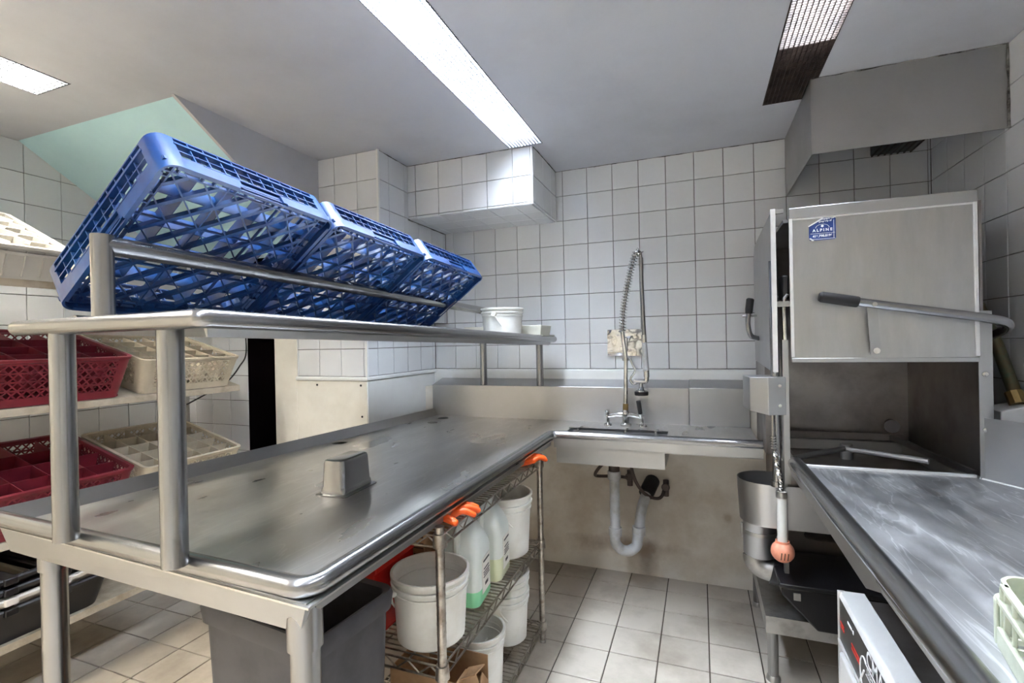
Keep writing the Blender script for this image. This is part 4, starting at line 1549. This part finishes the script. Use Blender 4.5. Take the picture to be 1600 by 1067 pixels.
# chamfered cover box
m = MB()
m.loft([[(.160, 2.16, 1.035), (.175, 2.09, 1.030), (.235, 2.055, 1.02), (.296, 2.075, 1.02), (.296, 2.20, 1.02), (.16, 2.20, 1.035)],
        [(.160, 2.16, 1.160), (.175, 2.09, 1.160), (.235, 2.055, 1.162), (.296, 2.075, 1.162), (.296, 2.20, 1.162), (.16, 2.20, 1.160)]])
bo_ = m.build('cover_box', 'steel_dull', dw, bevel=.002)
for z in (1.055, 1.13):
    MB().tube([(.274, 2.060, z), (.274, 2.070, z)], .006, 10).build('screw', 'chrome', bo_)
# wash arm and rack rails
MB().box(.335, .864, 2.100, 2.116, .822, .834).build('front_lip', 'alu', dw, bevel=.002)
m = MB()
m.tube([(.33, 2.16, .842), (.55, 2.38, .846), (.78, 2.24, .842)], .011, 10)
m.tube([(.56, 2.40, .80), (.56, 2.40, .86)], .022, 12)
m.build('wash_arm', 'steel_dull', dw)
m = MB()
m.bar((.865, 2.12, .835), (.80, 2.70, .845), .012, .02)
m.bar((.335, 2.68, .845), (.85, 2.70, .845), .012, .03)
m.bar((.335, 2.13, .84), (.335, 2.70, .84), .012, .02)
m.build('rack_rail', 'darksteel', dw)
MB().tube([(.815, 2.745, .90), (.805, 2.69, .895)], [.022, .03], 14).build('inlet_cup', 'steel_tube', dw)
for (x, y) in ((.86, 2.40), (.36, 2.725), (.86, 2.725)):
    MB().tube([(x, y, 0), (x, y, .405)], .019, 12).build('leg', 'steel_tube', dw)

# ================================================================== scrap accumulator and pull
sa_ = thing('scrap_hopper', 'round-fronted steel scrap hopper under the dishwasher edge', 'hopper', (.21, 2.22, .43))
def stad(r, x1, z, cx=.243, cy=2.215):
    out = [(x1, cy - r, z)]
    for i in range(13):
        g = math.radians(-90 - 180 * i / 12)
        out.append((cx + r * math.cos(g), cy + r * math.sin(g), z))
    out.append((x1, cy + r, z))
    return out
m = MB()
m.loft([stad(.095, .54, .583), stad(.103, .54, .578), stad(.112, .54, .745), stad(.108, .535, .745), stad(.10, .535, .59)])
m.build('trough', 'steel', sa_)
m = MB()
m.lathe([(.02, .428), (.056, .432), (.061, .44), (.061, .575), (.064, .580), (.02, .583)], (.212, 2.215, 0), 24)
m.build('sleeve', 'steel', sa_)
m = MB()
m.lathe([(.0605, .52), (.064, .52), (.064, .535), (.0605, .535)], (.212, 2.215, 0), 24, closed=True)
m.tube([(.148, 2.20, .50), (.146, 2.20, .56)], .006, 8)
m.build('clamp', 'galv', sa_)
m = MB()
m.tube(catmull([(.19, 2.21, .435), (.195, 2.205, .405), (.22, 2.20, .385), (.26, 2.195, .378)], 6), .042, 16)
m.build('outlet', 'galv', sa_)
m = MB()
m.tube(catmull([(.25, 2.196, .380), (.30, 2.19, .368), (.36, 2.17, .352), (.42, 2.16, .345), (.48, 2.16, .34)], 6), .046, 16)
m.tube([(.25, 2.196, .380), (.275, 2.193, .374)], .050, 16)
tag(m.build('drain_hose', 'black'), 'thick black drain hose from the scrap hopper to the black box', 'hose')

pc_ = thing('pull_cord', 'twisted pull cord with white sleeve and terracotta ball', 'pull cord', (.275, 2.06, .52))
m = MB()
cpts = [(.255, 2.065, .885), (.262, 2.062, .83), (.272, 2.06, .775), (.273, 2.06, .735)]
cc = catmull(cpts, 14)
for ph in (0, PI):
    hp_ = []
    for i, p in enumerate(cc):
        g = ph + i * .75
        hp_.append(p + Vector((math.cos(g), math.sin(g), 0)) * .0042)
    m.tube(hp_, .0042, 6)
m.build('cord', 'chrome', pc_)
MB().tube([(.273, 2.06, .735), (.273, 2.06, .545)], .0165, 14).build('sleeve', 'nylon', pc_)
m = MB()
m.lathe([(.0168, .715), (.0185, .715), (.0185, .738), (.0168, .738)], (.273, 2.06, 0), 14, closed=True)
m.build('ferrule', 'galv', pc_)
prof = []
for i in range(13):
    g = -PI / 2 + PI * i / 12
    prof.append((max(.001, .040 * math.cos(g)), .515 + .040 * math.sin(g)))
bl = MB().lathe(prof, (.273, 2.06, 0), 22).build('ball', 'wood_orange', pc_)
m = MB()
m.lathe([(.02, .548), (.024, .548), (.024, .555), (.02, .555)], (.273, 2.06, 0), 18, closed=True)
m.build('collar', 'wood_orange', bl)
m = MB()
for i in range(3):
    x = .262 + i * .011
    m.bar((x, 2.0205, .497), (x + .003, 2.0195, .523), .003, .0015, up=(0, 1, 0))
m.build('marking', 'carddark', bl)
m = MB()
m.tube([(.25, 2.07, .90), (.25, 2.07, 1.02)], .006, 8)
for i in range(5):
    m.tube([(.25, 2.07, .895 + i * .01), (.25, 2.07, .90 + i * .01)], .012, 10)
m.build('guide', 'steel_tube', pc_)

# low stand with the black box
ls = thing('low_stand', 'low galvanised stand under the dishwasher drain', 'stand', (.45, 2.4, 0))
m = MB()
m.box(.215, .80, 2.085, 2.69, .245, .252)
m.box(.215, .80, 2.085, 2.090, .188, .245)
m.box(.215, .220, 2.09, 2.69, .188, .245)
m.box(.795, .80, 2.09, 2.69, .188, .245)
m.build('top', 'galv', ls)
for (x, y) in ((.240, 2.108), (.240, 2.665), (.775, 2.108), (.775, 2.665)):
    m = MB()
    m.tube([(x, y, .0), (x, y, .245)], .019, 14)
    lo = m.build('leg', 'steel_tube', ls)
    MB().lathe([(.002, 0), (.026, 0), (.024, .012), (.019, .02)], (x, y, 0), 12).build('foot', 'galv', lo)
bb = thing('drain_box', 'black plastic drain box standing on the low stand', 'box', (.45, 2.2, .253))
m = MB()
m.prism_axis([(.262, .400), (.262, .372), (.375, .256), (.62, .256), (.62, .400)], 'y', 2.02, 2.33)
m.build('body', 'black', bb, bevel=.006)
m = MB()
m.box(.255, .63, 2.012, 2.34, .400, .415)
m.build('lid', 'black', bb, bevel=.004)
MB().box(.30, .322, 2.014, 2.0195, .360, .385).build('latch', 'galv', bb)
hs = MB().tube(catmull([(.40, 2.40, .47), (.43, 2.30, .50), (.47, 2.20, .535), (.53, 2.14, .54), (.58, 2.18, .50), (.60, 2.26, .43)], 8), .018, 10).build('pump_hose', 'rubber')
tag(hs, 'black rubber hose looping under the dishwasher tank', 'hose')
pm_ = thing('pump_motor', 'dark dirty pump motor below the dishwasher tank', 'motor', (.50, 2.52, .253))
m = MB()
m.tube([(.42, 2.56, .36), (.58, 2.56, .36)], .07, 18)
m.build('casing', 'darksteel', pm_, bevel=.004)
m = MB()
m.tube([(.405, 2.56, .36), (.42, 2.56, .36)], .055, 18)
m.build('end_cap', 'black', pm_)
m = MB()
m.box(.44, .56, 2.50, 2.62, .252, .30)
m.build('foot', 'black', pm_)

# ================================================================== clean-side counter on the right
ZK = .825
ct = thing('drying_counter', 'scratched stainless steel counter with rolled edge on the right', 'counter', (.68, .8, 0))
m = MB()
pol = [(.345, -.60), (1.056, -.60), (1.056, 1.77), (.864, 2.098), (.325, 2.098)]
m.loft([[(x, y, ZK - .004) for x, y in pol], [(x, y, ZK) for x, y in pol]])
m.build('counter_top', 'steel_scratch', ct)
m = MB()
m.tube([(.325, 2.085, ZK + .013), (.334, 1.5, ZK + .013), (.342, .9, ZK + .013), (.345, -.60, ZK + .013)], .026, 18)
m.build('rolled_edge', 'steel_tube', ct)
m = MB()
m.loft([[(.300, 2.085, ZK + .018), (.303, 2.085, ZK + .018), (.313, 2.085, ZK - .028), (.310, 2.085, ZK - .028)],
        [(.303, 1.5, ZK + .018), (.306, 1.5, ZK + .018), (.312, 1.5, ZK - .028), (.309, 1.5, ZK - .028)],
        [(.309, 1.19, ZK + .018), (.312, 1.19, ZK + .018), (.310, 1.19, ZK - .026), (.307, 1.19, ZK - .026)],
        [(.312, 1.15, ZK + .016), (.315, 1.15, ZK + .016), (.325, 1.15, ZK - .014), (.322, 1.15, ZK - .014)],
        [(.317, .9, ZK + .016), (.320, .9, ZK + .016), (.328, .9, ZK - .018), (.325, .9, ZK - .018)],
        [(.320, -.60, ZK + .016), (.323, -.60, ZK + .016), (.330, -.60, ZK - .018), (.327, -.60, ZK - .018)]])
m.build('edge_flange', 'steel_dull', ct)
m = MB()
def wallstrip(p, q, z0, z1, t=.004):
    d = (Vector(q) - Vector(p)).normalized()
    n = Vector((-d.y, d.x)) * t
    pl_ = [p, q, (q[0] + n.x, q[1] + n.y), (p[0] + n.x, p[1] + n.y)]
    m.loft([[(x, y, z0) for x, y in pl_], [(x, y, z1) for x, y in pl_]])
wallstrip((.872, 2.095), (1.052, 1.785), ZK - .004, 1.030)
wallstrip((1.052, 1.785), (1.052, -.60), ZK - .004, 1.030)
m.build('splash', 'steel_dull', ct)
m = MB()
m.tube([(.868, 2.092, ZK + .001), (1.048, 1.782, ZK + .001)], .003, 8)
m.build('sealant', 'trim', ct)
for (x, y) in ((.36, -.52), (.98, -.52), (.98, 1.86), (.36, .62)):
    MB().tube([(x, y, 0), (x, y, ZK - .004)], .02, 14).build('leg', 'steel_tube', ct)

# ================================================================== undercounter glasswasher
uc = thing('glasswasher', 'undercounter dish machine with black control panel below the right counter', 'dish machine', (.6, 1.09, 0))
U0, U1, UX, UZ = .79, 1.385, .302, .70
m = MB()
m.box(UX + .012, .90, U0, U1, .03, UZ - .014)
m.build('cabinet', 'darksteel', uc, bevel=.004)
m = MB()
m.prism_axis([(UX, UZ - .012), (UX + .004, UZ - .002), (UX + .012, UZ), (UX + .052, UZ), (UX + .052, UZ - .014), (UX, UZ - .014)], 'y', U0, U1)
m.build('top_fascia', 'uc_white', uc)
m = MB()
m.box(UX, UX + .012, U0, U1, UZ - .115, UZ - .014)
cp_ = m.build('control_panel', 'panel_black', uc)
m = MB()
m.box(UX - .004, UX + .012, U0, U1, UZ - .121, UZ - .115)
m.box(UX - .003, UX + .012, U1 - .004, U1 + .002, .05, UZ)
m.build('edge_strip', 'alu', uc)
MB().box(UX - .004, UX + .011, U0 + .01, U1 - .012, .10, UZ - .14).build('door', 'uc_white', uc, bevel=.004)
m = MB()
for (yy, ln) in ((1.372, .032), (1.280, .060)):
    for dz_ in (0, -.009):
        m.box(UX - .0012, UX - .0002, yy - ln, yy, UZ - .070 + dz_, UZ - .0655 + dz_)
m.build('stripe', 'redprint', cp_)
m = MB()
m.box(UX - .0012, UX - .0002, 1.276, 1.308, UZ - .038, UZ - .033)
m.box(UX - .0012, UX - .0002, 1.262, 1.270, UZ - .039, UZ - .032)
ar = []
for a in range(60, 301, 12):
    g = math.radians(a)
    ar.append((UX - .001, 1.190 - .026 * math.cos(g), UZ - .078 + .034 * math.sin(g)))
m.tube(ar, .0014, 6)
m.tube([(UX - .001, 1.190, UZ - .070), (UX - .001, 1.222, UZ - .112)], .002, 6)
for k in range(3):
    m.tube([(UX - .001, 1.178, UZ - .050 - .020 * k), (UX - .001, .95, UZ - .050 - .020 * k)], .0008, 6)
m.build('logo_line', 'whiteprint', cp_)
def side_mtx(x, y, z):
    return Matrix.Translation((x, y, z)) @ Matrix(((0, 0, -1, 0), (-1, 0, 0, 0), (0, 1, 0, 0), (0, 0, 0, 1)))
text_part('lettering', 'CMA', .046, 'whiteprint', cp_, side_mtx(UX - .001, 1.172, UZ - .031), 'LEFT', bold=.0008)
text_part('lettering', 'DISHMACHINES', .016, 'whiteprint', cp_, side_mtx(UX - .001, 1.172, UZ - .060), 'LEFT', bold=.0003)
for (x, y) in ((.33, .82), (.33, 1.36), (.87, .82), (.87, 1.36)):
    MB().tube([(x, y, 0), (x, y, .04)], .018, 12).build('foot', 'black', uc)

# ================================================================== pale green rack on the counter
gr = thing('dish_rack', 'pale green plastic dish rack at the near end of the right counter', 'dish rack', (.633, .742, ZK))
gc = Matrix.Translation((.633, .742, ZK)) @ Matrix.Rotation(math.radians(-11), 4, 'Z')
a = .25
for k in range(4):
    R = gc @ side_xf(k)
    corner_shell(MB(), a - .006, .035, .006, 0, .10, .02, a_top=a - .008).xf(R).build('corner', 'greenrack', gr)
    corner_shell(MB(), a, .038, .006, 0, .070, .004).xf(R).build('corner_guard', 'greenrack', gr, bevel=.002)
    g = MB()
    L = a - .05
    g.box(a - .008, a, -L, L, 0, .032)
    g.box(a - .014, a - .002, -L - .02, L + .02, .064, .074)
    g.box(a - .014, a - .004, -L, L, .092, .10)
    for i in range(8):
        s = -L + 2 * L * i / 7
        g.box(a - .010, a - .004, s - .003, s + .003, .03, .095)
    g.xf(R).build('side_wall', 'greenrack', gr, bevel=.002)
g = MB()
for i in range(15):
    s = -a + .012 + (2 * a - .024) * i / 14
    g.bar((s, -a + .012, .012), (s, a - .012, .012), .005, .008)
    g.bar((-a + .012, s, .012), (a - .012, s, .012), .005, .008)
g.xf(gc).build('bottom_lattice', 'greenrack', gr)

# ================================================================== corroded pipe behind the dishwasher
cpz = thing('copper_pipe', 'corroded green copper pipe slanting down behind the dishwasher', 'pipe', (1.0, 2.25, 1.05))
m = MB()
m.tube(rounded([(.90, 2.34, 1.425), (.965, 2.33, 1.425), (1.0, 2.30, 1.30), (1.018, 2.20, 1.075)], .05, 6), .019, 14)
m.build('pipe', 'copper', cpz)
m = MB()
m.tube([(1.015, 2.215, 1.105), (1.019, 2.195, 1.065)], .026, 10)
m.build('union_nut', 'brass', cpz)
m = MB()
m.tube([(.955, 2.335, 1.42), (.975, 2.328, 1.40)], .023, 12)
m.build('elbow_collar', 'copper', cpz)
wbx = MB()
wbx.prism_axis([(.945, .84), (1.052, .84), (1.052, 1.065), (1.02, 1.065), (.945, 1.045)], 'y', 2.14, 2.26)
wbo = wbx.build('valve_box', 'uc_white', bevel=.003)
tag(wbo, 'white box below the copper pipe in the right corner', 'box')
